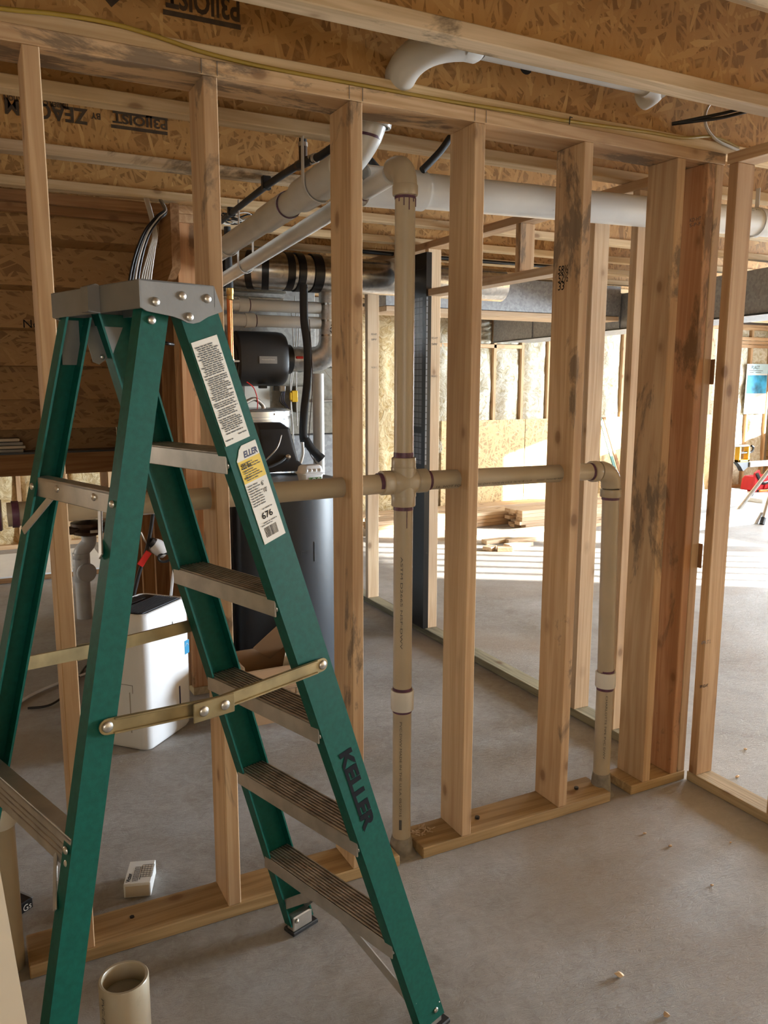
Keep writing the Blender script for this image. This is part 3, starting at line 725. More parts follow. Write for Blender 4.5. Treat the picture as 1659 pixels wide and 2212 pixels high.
# spreader bars on both sides, hinged in the middle
def spreader(s, a, m, b, off):
    sp = obj('spreader', MB(), M['zinc'], lad) if False else None
    n = LU*s; h = .028
    mb = MB()
    for p, q in ((a, m+(b-m).normalized()*.02), (m-(b-a).normalized()*.02, b)):
        d = (q-p).normalized(); up = n.cross(d).normalized(); L = (q-p).length
        poly = [(L*t, yy) for t, yy in ((0, -h/2), (1, -h/2), (1, h/2), (0, h/2))]
        pts = [(h/2*math.cos(t)+0, h/2*math.sin(t)) for t in [PI/2+PI*i/8 for i in range(9)]] + [(L+h/2*math.cos(t), h/2*math.sin(t)) for t in [-PI/2+PI*i/8 for i in range(9)]]
        mb.prism(pts, p+n*off, d, up, n, .0025)
        for e in (-1, 1): mb.obox((p+q)/2+n*(off+.004)+up*e*(h/2-.002), (L*.90, .006, .0035), (d, n, up), .0008)
    sp = obj('spreader', mb, M['zinc'], lad)
    d = (b-a).normalized(); up = n.cross(d).normalized()
    obj('hinge_plate', MB().obox(m+n*(off+.010), (.085, .003, .036), (d, n, up), .003), M['zinc'], sp)
    rv = MB()
    for p, f in ((a, .003), (b, .003), (m-d*.022, .0115), (m+d*.022, .0115)): rivet(rv, p+n*(off+f), n, .0095)
    obj('rivet', rv, M['rivet'], sp, 60)
for s in (-1, 1):
    spreader(s, LP(s*(wR(1.0)), -.190, 1.0), LP(s*(.214), -.001, .984), LP(s*((wN if s < 0 else wF)(.992)), .268, .992), .004)
# top cap: folded aluminium, ends turned down, corner lip on the rear side
cap = thing('top_cap', LP(0, 0, ZT)); cap.parent = lad; cap.location = Vector((0, 0, ZT)); WLOC[cap.name] = LP(0, 0, ZT)
CU, CV = .172, .078; ZC = 1.727
capmb = MB().obox(LP(-.006, -.007, ZC-.002), (2*CU-.012, .142, .004), (LU, LV, Z), .001)
obj('cap_top', capmb, M['alu_cap'], cap)
obj('cap_side', MB().obox(LP(-.006, -CV, ZC-.024), (2*CU-.012, .0035, .046), (LU, LV, Z), .001), M['alu_cap'], cap)
obj('cap_side', MB().obox(LP(-.006, .064, ZC-.020), (2*CU-.012, .0035, .038), (LU, LV, Z), .001), M['alu_cap'], cap)
for s in (-1, 1):
    pl = [(-CV-.002, 0), (.064, 0), (.081, -.042), (.050, -.053), (.032, -.063), (.020, -.066), (.008, -.065), (-.004, -.060), (-.020, -.056), (-CV+.010, -.050), (-CV-.002, -.044)]
    en = obj('cap_end', MB().prism(pl, LP(s*(CU-.0035)-(.012 if s > 0 else 0), 0, ZC-.001), LV, Z, LU*s, .0035), M['alu_cap'], cap)
    rv = MB()
    for a, b in ((-.051, -.035), (0, -.022), (.050, -.023), (.013, -.056)): rivet(rv, LP(s*CU-(.012 if s > 0 else 0), a, ZC+b), LU*s, .0075)
    obj('rivet', rv, M['rivet'], en, 60)
obj('tool_lip', MB().prism([(0, 0), (.022, .002), (.022, .044), (.006, .050), (0, .048)], LP(-.035, -CV-.002, ZC-.048), -LV, Z, LU, .026), M['alu_cap'], cap)
for s in (1,):
    g = obj('gusset', MB().prism([(-.03, 0), (.055, 0), (.03, -.055), (.0, -.075), (-.012, -.07)], LP(s*(wF(1.64)-.0065), .005, ZC-.058), LV, Z, -LU*s, .002), M['alu_cap'], cap)
    rv = MB(); rivet(rv, LP(s*(wF(1.64)-.0085), .012, ZC-.118), -LU*s, .005); obj('rivet', rv, M['rivet'], g, 60)
obj('rear_bracket', MB().obox(LP(wR(1.635)-.0068, vR(1.635)+.002, 1.635), (.003, DR-.014, .085), (LU, LV, Z)), M['alu_cap'], cap)
rv = MB(); rivet(rv, LP(-WRT-.0005, -.052, 1.663), -LU, .0075); obj('rivet', rv, M['rivet'], rr_near, 60)
rv = MB(); rivet(rv, LP(-wN(.055)-.0004, vN(.055)+.018, .055), -LU, .007); obj('rivet', rv, M['rivet'], fr_near, 60)
# stickers on the near front rail (the plane of its web)
RD = (LP(-WT, VFT, ZT)-LP(-wN(0), vN(0), 0)).normalized()            # up along the rail
NR = LU.cross(RD); NR = NR if NR.dot(LV) > 0 else -NR
RX = LV - RD*LV.dot(RD); RX.normalize(); RN = RX.cross(RD).normalized()
if RN.dot(LU) > 0: RN = -RN
def on_rail(t, z): return LP(-wN(z), vN(z), z) + RX*t            # t across the web, centre line = 0
def sticker(z0, z1, t0, t1, cut=0.0):
    a = on_rail(0, z1); L = (z1-z0)/RD.z
    if cut: pl = [(t0, 0), (t1, 0), (t1, L), (t0+.020, L), (t0+.012, L-.006), (t0+.006, L-.016), (t0, L-.024)]
    else: pl = [(t0, 0), (t1, 0), (t1, L), (t0, L)]
    o = on_rail(0, z0)
    return obj('sticker', MB().prism(pl, o+RN*.0003, RX, RD, RN, .0006), M['paper'], fr_near), o, L
st1, o1, L1 = sticker(1.455, 1.638, -.036, .021)
rows = []; y = .176*L1/.19
random.seed(3); yy = L1-.012
while yy > .018:
    rows.append((-.032+random.choice((0, .003, .005)), random.choice((.017, .018, .012, .015, .006)), yy, .0021)); yy -= .0037 if random.random() > .12 else .0055
lines('print', rows, o1+RN*.0009, RX, RD, M['ink_soft'], st1)
lines('print', [(-.032, -.014, .008, .002), (-.002, .017, .012, .002)], o1+RN*.0009, RX, RD, M['ink_soft'], st1)
st2, o2, L2 = sticker(1.262, 1.446, -.024, .030, 1)
U2 = lambda t, l: o2+RN*.0010+RX*t+RD*l
lettering('brand_lettering', 'ELLER', U2(-.006, L2-.024), RX, RD, .033, .012, M['ink_blue'], st2, .0002, .25, .03)
obj('yellow_band', MB().prism([(-.0235, L2-.070), (.0295, L2-.070), (.0295, L2-.027), (-.0235, L2-.027)], o2+RN*.0009, RX, RD, RN, .0002), M['paper_yellow'], st2)
U3 = lambda t, l: o2+RN*.0013+RX*t+RD*l
lettering('print', '225 lbs', U3(-.020, L2-.042), RX, RD, .024, .008, M['ink'], st2, .0002, 0, .02)
lettering('print', 'Type II', U3(-.020, L2-.050), RX, RD, .014, .004, M['ink'], st2, .0002)
lettering('print', '102 kg', U3(-.020, L2-.064), RX, RD, .016, .006, M['ink'], st2, .0002, 0, .02)
lettering('print', "6'", U3(.012, L2-.086), RX, RD, .006, .009, M['ink'], st2, .0002, 0, .01)
lettering('print', "10'", U3(.012, L2-.100), RX, RD, .009, .009, M['ink'], st2, .0002, 0, .01)
lettering('print', '676', U3(-.010, .046), RX, RD, .026, .013, M['ink'], st2, .0002, 0, .015)
rows = [(-.018+.002*(i % 2), random.uniform(.006, .026), L2-.034-.0046*i, .0016) for i in range(8)]
rows += [(-.020, random.choice((.004, .010, .008)), L2-.078-.0050*i, .0018) for i in range(9)] + [(-.004, .020, .064, .0018), (-.012, .022, .038, .0016), (-.018, .010, .034, .0014)]
lines('print', rows, o2+RN*.0012, RX, RD, M['ink_soft'], st2)
bc = MB(); t = -.014; random.seed(5)
while t < .016:
    wbar = random.choice((.0006, .0009, .0014)); bc.prism([(t, .010), (t+wbar, .010), (t+wbar, .030), (t, .030)], o2+RN*.0008, RX, RD, RN, .0002); t += wbar+random.choice((.0006, .0009))
obj('barcode', bc, M['ink'], st2)
# big black name along the rail, reading downwards
a0 = on_rail(0, .792)
lettering('brand_lettering', 'KELLER', a0+RX*-.016+RN*.0006, -RD, RX, .205, .036, M['ink'], fr_near, .0004, .10, .045)
# ================================================================== PLASTIC DRAIN PIPES
R2 = .0302                                   # 2 inch pipe radius
def hub(p, d, r, L=.035):                    # a socket collar round a pipe
    p = Vector(p); d = Vector(d).normalized()
    return [(r, 0), (r+.0065, .0), (r+.0075, .003), (r+.0075, L-.003), (r+.006, L), (r-.002, L)], p, d
def collar(mb, p, d, r, L=.035):
    pr, p, d = hub(p, d, r, L); mb.lathe(p, d, pr, 28)
def ring(mb, p, d, r, L=.012):
    mb.lathe(p, d, [(r-.001, 0), (r+.0012, 0), (r+.0012, L), (r-.001, L)], 28)
px1, py1 = 1.196, .070
vent = thing('drain_stack', (px1, py1, 0), 'vertical cream drain pipe with a cross fitting, standing in the gap of the bottom plate', 'pipe')
obj('pipe', MB().tube([(px1, py1, 0), (px1, py1, .55)], R2, 28), M['pvc'], vent, 40)
obj('pipe', MB().tube([(px1, py1, .55), (px1, py1, 2.13)], R2, 28), M['pvc'], vent, 40)
mb = MB(); collar(mb, (px1, py1, .508), Z, R2, .066); obj('coupling', mb, M['pvc_white'], vent, 40)
mb = MB(); ring(mb, (px1, py1, .574), Z, R2, .009); ring(mb, (px1, py1, .499), Z, R2, .010); obj('primer_stain', mb, M['primer'], vent, 40)
for nm_, par_, xx_ in (('mortar_ring', vent, px1),):
    obj(nm_, MB().lathe((xx_, py1, 0), Z, [(R2+.022, .0), (R2+.010, .012), (R2+.006, .045), (R2+.002, .060), (R2-.001, .062)], 14), M['mortar'], par_, 30)
# elbow on top
E0 = (px1, py1, 2.185)
el = MB().tube(arc((px1, py1, 2.105), (px1, py1, 2.192), (px1, py1+.10, 2.182), .072, 10), R2+.005, 28)
collar(el, (px1, py1, 2.098), Z, R2, .030)
obj('elbow', el, M['pvc'], vent, 40)
mb = MB(); ring(mb, (px1, py1, 2.088), Z, R2, .008)
for k in range(5):
    a = 3.6+k*.5; mb.tube([(px1+(R2+.001)*math.cos(a), py1+(R2+.001)*math.sin(a), 2.09), (px1+(R2+.001)*math.cos(a), py1+(R2+.001)*math.sin(a), 2.09-.012*(1+k % 3))], .0016, 5)
obj('primer_stain', mb, M['primer'], vent, 40)
# cross fitting where the level pipe passes
ZC0 = 1.252
cr = MB().tube([(px1, py1, ZC0-.045), (px1, py1, ZC0+.045)], R2+.009, 28)
for d in (X, -X):
    p0 = Vector((px1, py1, ZC0)); cr.lathe(p0, d, [(R2+.012, .0), (R2+.011, .03), (R2+.004, .042), (R2+.0075, .046), (R2+.0075, .078), (R2-.002, .079)], 28)
collar(cr, (px1, py1, ZC0+.042), Z, R2, .034); collar(cr, (px1, py1, ZC0-.042), -Z, R2, .034)
obj('cross_fitting', cr, M['pvc'], vent, 45)
mb = MB(); ring(mb, (px1, py1, ZC0+.076), Z, R2, .016); ring(mb, (px1, py1, ZC0-.088), Z, R2, .012)
ring(mb, (px1+.079, py1, ZC0), X, R2, .012); ring(mb, (px1-.091, py1, ZC0), X, R2, .014)
mb.tube([(px1-.004, py1-R2-.0005, ZC0-.088), (px1-.004, py1-R2-.0005, ZC0-.142)], .0012, 5)
obj('primer_stain', mb, M['primer'], vent, 40)
p0 = (px1-.020, py1-R2*.76, .47)
for body, z0, L in (('PVC-DWV MADE IN THE U.S.A. 05/27/15', .475, .33), ('ASTM D2665 NSF-DWV', 1.02, .30)):
    lettering('pipe_print', body, (px1-.021, py1-.0228, z0), -Z, Vector((.76, -.65, 0)), L, .0075, M['ink_soft'], vent, .0012)
obj('pipe_barcode', MB().obox(Vector((px1-.018, py1-.0250, .115)), (.0008, .009, .035), (Vector((.58, .81, 0)), Vector((.81, -.58, 0)), Z)), M['ink_soft'], vent)

level = thing('branch_drain', (1.2, py1, 1.24), 'level cream plastic pipe running through the bored studs to an elbow', 'pipe')
obj('pipe', MB().tube([(.075, py1, 1.232), (px1-.06, py1, 1.250)], R2, 28), M['pvc'], level, 40)
obj('pipe', MB().tube([(px1+.06, py1, 1.252), (1.985, py1, 1.246)], R2, 28), M['pvc'], level, 40)
xe = 2.046
el = MB().tube(arc((1.965, py1, 1.246), (xe, py1, 1.246), (xe, py1, 1.165), .062, 10), R2+.005, 28)
collar(el, (1.975, py1, 1.246), -X, R2, .026); collar(el, (xe, py1, 1.178), -Z, R2, .028)
obj('elbow', el, M['pvc'], level, 40)
obj('pipe', MB().tube([(xe, py1, 1.17), (xe+.018, py1, .44)], R2, 28), M['pvc'], level, 40)
obj('pipe', MB().tube([(xe+.018, py1, .46), (xe+.020, py1, .0)], R2+.001, 28), M['pvc'], level, 40)
obj('mortar_ring', MB().lathe((xe+.020, py1, 0), Z, [(R2+.022, .0), (R2+.008, .012), (R2+.005, .06), (R2+.002, .085), (R2-.001, .088)], 14), M['mortar'], level, 30)
mb = MB(); collar(mb, (xe+.018, py1, .43), Z, R2, .058); obj('coupling', mb, M['pvc_white'], level, 40)
mb = MB(); ring(mb, (xe+.018, py1, .486), Z, R2, .010); ring(mb, (xe+.018, py1, .418), Z, R2, .013); ring(mb, (1.940, py1, 1.246), X, R2, .009); ring(mb, (xe, py1, 1.140), Z, R2, .009); ring(mb, (.085, py1, 1.232), X, R2+.002, .016)
obj('primer_stain', mb, M['primer'], level, 40)
for body, x0, L, ht in (('16  NOT FOR', 1.298, .10, .008), ('CP-116', 1.402, .04, .008), ('PVC-DWV MADE IN U.S.A. 06/16/18 11:19', 1.448, .22, .0075), ('|||||||||  SCH 40 RET', 1.69, .11, .0075)):
    lettering('pipe_print', body, (x0, py1-.0266, 1.230), X, Vector((0, -.46, .89)), L, ht, M['ink_soft'], level, .0012)
lettering('pipe_print', 'CHARLOTTE PIPE PVC DWV', (xe-.003, py1-.0285, .405), -Z, Vector((.9, -.43, 0)), .25, .0075, M['ink_soft'], level, .0016)
# the pipe at the left end of the plate
lx, ly = -.022, .075
lp = thing('drain_riser', (lx, ly, 0), 'cream plastic riser beside the left end of the bottom plate', 'pipe')
obj('pipe', MB().tube([(lx+.03, ly, 0), (lx+.03, ly, .44)], R2, 28), M['pvc'], lp, 40)
obj('pipe', MB().tube([(lx+.02, ly, .43), (lx+.018, ly, 1.21)], R2, 28), M['pvc'], lp, 40)
mb = MB(); collar(mb, (lx+.025, ly, .415), Z, R2+.002, .055); obj('coupling', mb, M['pvc_white'], lp, 40)
mb = MB().tube([(lx+.018, ly, 1.17), (lx+.018, ly, 1.30)], R2+.009, 28); collar(mb, (lx+.018, ly, 1.29), Z, R2, .03); mb.tube([(lx+.018, ly, 1.232), (lx+.085, ly, 1.232)], R2+.008, 28)
obj('tee', mb, M['pvc'], lp, 40)
mb = MB(); ring(mb, (lx+.07, ly, 1.232), X, R2+.009, .012); ring(mb, (lx+.018, ly, 1.163), Z, R2, .012); obj('primer_stain', mb, M['primer'], lp, 40)
# cut-off riser in the foreground
q = at(267, 2112, z=.30); sx, sy = q.x, q.y
st = thing('pipe_stub', (sx, sy, 0), 'wide cream pipe stub rising open-topped from the slab in the foreground', 'pipe')
obj('pipe', MB().lathe((sx, sy, 0), Z, [(.052, 0), (.052, .300), (.0505, .302), (.0455, .302), (.044, .300), (.044, .25), (0, .25)], 40), M['pvc'], st, 40)
obj('dust_plug', MB().lathe((sx, sy, .262), Z, [(.0435, 0), (.03, .004), (.012, .003), (0, .005)], 24), M['ext'], st, 40)
lettering('pipe_print', 'PVC-DWV  A', (sx-.049, sy-.0205, .285), -Z, Vector((.40, -.92, 0)), .12, .010, M['ink_soft'], st, .0008)

# overhead runs
oh = thing('overhead_drain', (1.11, .9, 2.2), 'wide white overhead drain pipe with a long coupling, sloping away below the joists', 'pipe')
R3 = .0445
def zb(y): return 2.2-.044*(y-.69)
obj('pipe', MB().tube([(1.108, .62, zb(.62)), (1.108, 2.5, zb(2.5))], R3, 32), M['pvc_white'], oh, 40)
obj('pipe', MB().tube([(1.108, .30, zb(.30)), (1.108, .66, zb(.66))], R3+.012, 32), M['pvc_white'], oh, 40)
bend = MB().tube(arc((1.108, .46, zb(.46)), (1.130, .30, 2.225), (1.185, .245, 2.345), .10, 8)+[Vector((1.195, .235, 2.40))], R3, 32)
collar(bend, (1.183, .247, 2.335), (.15, -.12, .96), R3, .05)
obj('bend', bend, M['pvc_white'], oh, 40)
mb = MB().tube([(1.108, .80, zb(.80)), (1.108, 1.05, zb(1.05))], R3+.006, 32); obj('coupling', mb, M['pvc_white'], oh, 40)
mb = MB(); ring(mb, (1.108, .79, zb(.79)), Y, R3+.003, .010); ring(mb, (1.108, 1.048, zb(1.048)), Y, R3+.001, .006); ring(mb, (1.163, .262, 2.30), (.15, -.12, .96), R3, .008); obj('primer_stain', mb, M['primer'], oh, 40)
def hanger(p, r, par, top):
    mb = MB(); x, y, z = p; pts = [(x-r-.004, y, top)]+[(x+(r+.004)*math.cos(a), y, z+(r+.004)*math.sin(a)) for a in [PI+PI*i/12 for i in range(13)]]+[(x+r+.004, y, top)]
    vs = []; fs = []
    for i, q in enumerate(pts):
        for dy in (-.010, .010): vs.append(Vector(q)+Vector((0, dy, 0)))
    for i in range(len(pts)-1): fs.append((2*i, 2*i+1, 2*i+3, 2*i+2))
    n = len(vs)
    for i, q in enumerate(pts):
        c = Vector((x, y, max(z, min(q[2], z)))); o = (Vector(q)-Vector((x, y, q[2] if q[2] > z else z))).normalized()*.003
        for dy in (-.010, .010): vs.append(Vector(q)+o+Vector((0, dy, 0)))
    for i in range(len(pts)-1): fs.append((n+2*i, n+2*i+2, n+2*i+3, n+2*i+1))
    for i in range(len(pts)-1): fs.append((2*i, 2*i+2, n+2*i+2, n+2*i)); fs.append((2*i+1, n+2*i+1, n+2*i+3, 2*i+3))
    mb.quadmesh(vs, fs); return obj('hanger_strap', mb, M['strap'], par, 40)
for y in (.50, 1.56): hanger((1.108, y, zb(y)), R3+(.012 if y < .6 else 0), oh, H2+.01)
o2_ = thing('overhead_vent', (1.2, 1.0, 2.1), 'narrower white overhead pipe joining the elbow of the vertical stack', 'pipe')
def zs(y): return 2.182-.065*(y-.07)
obj('pipe', MB().tube([(px1, .16, zs(.16)), (px1+.003, 2.6, zs(2.6))], R2, 28), M['pvc_white'], o2_, 40)
mb = MB().tube([(px1, .345, zs(.345)), (px1, .52, zs(.52))], R2+.007, 28); mb.tube([(px1, .48, zs(.48)), (px1-.05, .36, zs(.4)+.05)], R2, 24)
obj('wye', mb, M['pvc_white'], o2_, 40)
mb = MB(); ring(mb, (px1, .334, zs(.334)), Y, R2, .010); obj('primer_stain', mb, M['primer'], o2_, 40)
hanger((px1+.002, 1.60, zs(1.60)), R2, o2_, 2.20)
lettering('pipe_print', 'PVC-DWV NSF', (px1-R2*.8, .315, zs(.3)+.006), -Y, Vector((.6, 0, .8)), .13, .007, M['ink_soft'], o2_, .001)
main = thing('main_drain', (2.4, .36, 2.2), 'thick white main drain pipe hung level below the joists behind the studs', 'pipe')
R4 = .057
obj('pipe', MB().tube([(1.28, .36, 2.187), (5.2, .36, 2.285)], R4, 36), M['pvc_white'], main, 40)
mb = MB().tube([(1.20, .36, 2.185), (1.42, .36, 2.190)], R4+.007, 36); obj('fitting', mb, M['pvc_white'], main, 40)
for x in (3.05,):
    mb = MB(); ring(mb, (x, .36, 2.23), X, R4+.003, .022); mb.bar((x+.011, .36, 2.28), (x+.011, .36, H2+.02), .02, .003, (1, 0, 0)); obj('hanger_strap', mb, M['strap'], main, 40)
lettering('pipe_print', 'PVC DWV', (2.93, .36-R4*.8, 2.262), X, Vector((0, .6, .8)), .16, .014, M['ink_soft'], main, .001)
# pipe passing through the joist space over the plate
tp = thing('joist_bay_pipe', (1.7, -.10, 2.48), 'white pipe in the joist bay over the wall plate, elbowed into the web twice', 'pipe')
pa, pb, pc, pd = at(878, 168, y=.045), at(905, 108, y=-.09), at(1055, 104, y=-.115), at(1432, 188, y=-.115)
R3b = .0445
obj('pipe', MB().tube([(pc.x-.02, -.115, pc.z), (pd.x, -.115, pd.z)], R2+.002, 28), M['pvc_white'], tp, 40)
obj('elbow', MB().tube(arc((pa.x-.01, .10, pa.z-.03), (pb.x-.03, -.10, pb.z+.012), (pc.x-.06, -.115, pc.z+.002), .16, 10), R3b, 32), M['pvc_white'], tp, 40)
mb = MB(); mb.lathe((pc.x-.085, -.115, pc.z+.004), X, [(R3b+.004, 0), (R3b+.004, .045), (R3b-.002, .055), (R2+.001, .062)], 30); obj('reducer', mb, M['pvc_white'], tp, 40)
el = MB().tube(arc((pd.x-.06, -.115, pd.z), (pd.x+.0, -.115, pd.z), (pd.x-.03, .09, pd.z-.035), .075, 8), R2+.008, 28)
obj('elbow', el, M['pvc_white'], tp, 40)
mb = MB(); ring(mb, (pd.x-.064, -.115, pd.z), X, R2+.006, .007); obj('primer_stain', mb, M['primer'], tp, 40)

# ================================================================== CABLES
def cable(name, pts, r, mat, label, cat='cable', group=None, n=8, parent=None):
    mb = MB().tube(spline(pts, 8), r, n); return solo(name, mb, M[mat], label, cat, group, 60) if parent is None else obj(name, mb, M[mat], parent, 60)
yp = [at(px, py, y=-.006) for px, py in ((-120, -8), (0, 14), (120, 26), (230, 44), (330, 72), (450, 112), (600, 150), (800, 192), (950, 222), (1120, 240), (1230, 259), (1400, 283), (1480, 296), (1545, 294), (1600, 318))]
for p in yp: p.z = max(p.z, H2+.006); p.y = .004
cable('yellow_cable', yp, .0055, 'yellow_cable', 'yellow cable stapled along the top of the wall plate')
sp_ = at(1232, 259, y=-.008)
solo('cable_staple', MB().tube([(sp_.x, -.004, H2+.0), (sp_.x, -.006, H2+.022), (sp_.x+.012, -.002, H2+.022)], .0018, 5), M['black'], 'small black staple holding the yellow cable on the top plate', 'staple')
wp_ = [at(px, py, y=.0) for px, py in ((1560, 195), (1530, 230), (1524, 268), (1545, 300), (1580, 318), (1600, 326))]
wp_[0].y = -.02; cable('white_cable', wp_, .005, 'white_cable', 'white cable looping down from the web to the end of the top plate')
for k, (dy, lab) in enumerate(((0, 'lower of two black cables leaving a hole in the web at upper right'), (-9, 'upper of two black cables leaving a hole in the web at upper right'))):
    bp_ = [at(px, py+dy*f, y=y) for px, py, f, y in ((1452, 268, .1, .03), (1500, 262, .5, -.03), (1560, 254, 1, -.08), (1620, 240, 1, -.12), (1700, 228, 1, -.15))]
    cable('black_cable', bp_, .0055, 'black', lab, 'cable', None)
# black water line on clips along the joists
wl = thing('water_line', (.98, 1.2, 2.3), 'black water line with a tee, clipped under the joists left of the overhead drain', 'pipe')
A_ = [at(720, 318, z=2.30), at(690, 338, z=2.30), at(655, 352, z=2.30), at(620, 372, z=2.325), at(575, 402, z=2.325), at(500, 460, z=2.325), at(470, 484, z=2.325)]
obj('hose', MB().tube(spline(A_, 6), .0135, 14), M['black_soft'], wl, 60)
q = A_[2]; mb = MB().tube([q+(A_[1]-q)*.3, q+(A_[3]-q)*.3], .017, 14); mb.tube([q, q+Z*.06], .015, 14); obj('tee', mb, M['bronze'], wl, 60)
mb = MB()
for f, t in ((.55, 1), (.75, 1)):
    c = q+(A_[1]-q)*f; d = (A_[1]-q).normalized(); mb.lathe(c, d, [(.013, -.007), (.0165, -.006), (.0165, .006), (.013, .007)], 14)
mb.lathe(q+Z*.052, Z, [(.013, 0), (.0165, .001), (.0165, .014), (.013, .015)], 14); obj('crimp_ring', mb, M['rivet'], wl, 60)
obj('hose', MB().tube([q+Z*.05, q+Z*.17], .0135, 14), M['black_soft'], wl, 60)
for i in (4, 5): obj('clip', MB().obox(A_[i]+Z*.012, (.036, .026, .052), None, .003), M['black'], wl)
w2 = [at(790, 335, y=.50), at(812, 360, y=.50), at(830, 380, y=.52)]
cable('black_hose', w2, .012, 'black_soft', 'short black hose behind the overhead pipes, right of the second stud', 'hose', None, 12)
w3 = [at(912, 368, y=.30), at(930, 350, y=.30), at(952, 326, y=.31), at(972, 298, y=.33)]
cable('black_hose', w3, .012, 'black_soft', 'black hose rising behind the top elbow of the vertical pipe', 'hose', None, 12)
w4 = [at(px, py, y=2.5) for px, py in ((780, 487), (860, 497), (950, 506), (1040, 516), (1130, 543), (1210, 560))]
for p in w4: p.z = min(p.z, 2.336)
cable('black_cable', w4, .012, 'black', 'thick black cable strung under the joists beyond the main pipe', 'cable')
w5 = [at(px, py, y=3.3) for px, py in ((1035, 545), (1100, 556), (1160, 552), (1210, 566))]
cable('thin_cable', w5, .006, 'black', 'thin black cable sagging under the joists seen above the door header', 'cable')
w6 = [at(px, py, y=3.5) for px, py in ((1600, 574), (1650, 578), (1720, 583))]
cable('black_cable', w6, .014, 'black', 'black cable under the far joists at the right edge', 'cable')
# the bundle at the stub wall
wbun = thing('cable_bundle', at(292, 550, y=1.38), 'bundle of black and white cables hanging from a joist beside the stub wall', 'cables')
for k in range(7):
    off = Vector((.008*(k % 4), .01*(k//4), 0))
    bpts = [at(356, 452, y=1.44), at(338, 468, y=1.40), at(312, 500, y=1.38), at(292, 550, y=1.38), at(279, 610, y=1.38), at(272, 700, y=1.38)]
    bpts = [p+off*(.3+i*.28)-Vector((0, 0, .002*k)) for i, p in enumerate(bpts)]
    bpts.insert(0, Vector((bpts[0].x+.03, 1.665, H2-.004)))
    cable('cable', bpts, .0048, 'white_cable' if k in (2, 5) else 'black', '', parent=wbun)
pbun = thing('cable_bundle', at(310, 600, y=1.43), 'smaller bundle of pale cables right of the black ones behind the ladder top', 'cables')
for k in range(5):
    bpts = [at(330+k*2, 500, y=1.43), at(322+k*3, 540, y=1.43), at(306+k*5, 600, y=1.43), at(302+k*5, 660, y=1.43)]
    bpts.insert(0, Vector((bpts[0].x+.02, 1.665, H2-.003)))
    cable('cable', bpts, .004, 'white_cable', '', parent=pbun)
cb = thing('cable_coil', at(510, 480, z=2.30), 'coil of thin black and white cable on the joists left of the overhead drain', 'cable')
for k in range(5):
    c = at(515, 476, y=2.0)+Vector((0, 0, .004*k)); obj('loop', MB().tube([c+Vector((.085*math.cos(a), .03*math.sin(a), .02*math.sin(a*2+k))) for a in [2*PI*i/24 for i in range(25)]], .004, 6), M['black' if k % 2 else 'white_cable'], cb, 60)
# ================================================================== STUB WALL, STAIRS
ws = thing('wall_stub', (.99, 2.4, 0), kind='structure')
for z in (2.273, 2.311):
    obj('top_plate', MB().box(.917, 1.06, 1.735, 3.6, z, z+.037, .002), M['pine_y'], ws)
obj('bottom_plate', MB().box(.917, 1.06, 1.735, 3.6, 0, .038, .002), M['plate_y'], ws)
for i, y in enumerate((1.74, 1.781, 2.15, 2.55, 2.96, 3.36)):
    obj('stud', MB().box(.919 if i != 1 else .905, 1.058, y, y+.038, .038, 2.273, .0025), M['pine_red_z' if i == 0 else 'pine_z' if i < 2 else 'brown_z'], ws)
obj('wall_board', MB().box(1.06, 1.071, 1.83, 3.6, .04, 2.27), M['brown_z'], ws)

sw = thing('staircase', (.25, 2.2, 1.15), 'underside of a strand board staircase coming down to a landing at the left', 'staircase')
def rz(k): return 2.0-.183*k if k < 5 else 1.12
def ry(k): return 2.15+.25*k
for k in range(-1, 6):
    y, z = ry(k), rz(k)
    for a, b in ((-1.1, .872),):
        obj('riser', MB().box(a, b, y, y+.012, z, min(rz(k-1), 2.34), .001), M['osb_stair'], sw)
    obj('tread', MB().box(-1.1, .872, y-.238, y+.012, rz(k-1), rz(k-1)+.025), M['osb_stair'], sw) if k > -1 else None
for xa_, xb_ in ((.873, .911), (-1.14, -1.102)):
    mb = MB()
    # sawtooth stringer: sloping lower edge, stepped upper edge
    for k in range(-1, 6):
        y0, y1 = ry(k)-.25, ry(k)
        lo0 = rz(k-1)-.23; lo1 = rz(k)-.23
        pl = [(y0, max(lo0, 1.0)), (y1, max(lo1, 1.0)), (y1, rz(k-1)-.002), (y0, min(rz(k-1)-.002, 2.335))]
        if k == -1: pl = [(y0, 2.06), (y1, 1.95), (y1, 2.335), (y0, 2.335)]
        mb.prism(pl, (xa_, 0, 0), Y, Z, X, xb_-xa_)
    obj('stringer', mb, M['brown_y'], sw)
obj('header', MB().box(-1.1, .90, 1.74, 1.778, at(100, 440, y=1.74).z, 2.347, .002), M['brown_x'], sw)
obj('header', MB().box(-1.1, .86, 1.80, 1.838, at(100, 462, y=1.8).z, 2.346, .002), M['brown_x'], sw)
HZ = at(100, 975, y=3.26).z
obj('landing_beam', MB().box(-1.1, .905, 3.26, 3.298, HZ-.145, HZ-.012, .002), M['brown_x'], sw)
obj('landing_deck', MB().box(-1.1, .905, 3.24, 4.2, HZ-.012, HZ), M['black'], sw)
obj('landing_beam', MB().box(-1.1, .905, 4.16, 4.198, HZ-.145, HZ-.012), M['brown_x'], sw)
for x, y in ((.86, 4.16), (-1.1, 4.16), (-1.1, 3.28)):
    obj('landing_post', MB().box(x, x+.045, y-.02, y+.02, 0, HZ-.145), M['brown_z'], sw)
q = at(51, 708, y=2.40)
lettering('marker_writing', 'No', (q.x+.0, 2.40-.001, q.z), X, Z, .075, .04, M['ink'], sw, .0012)
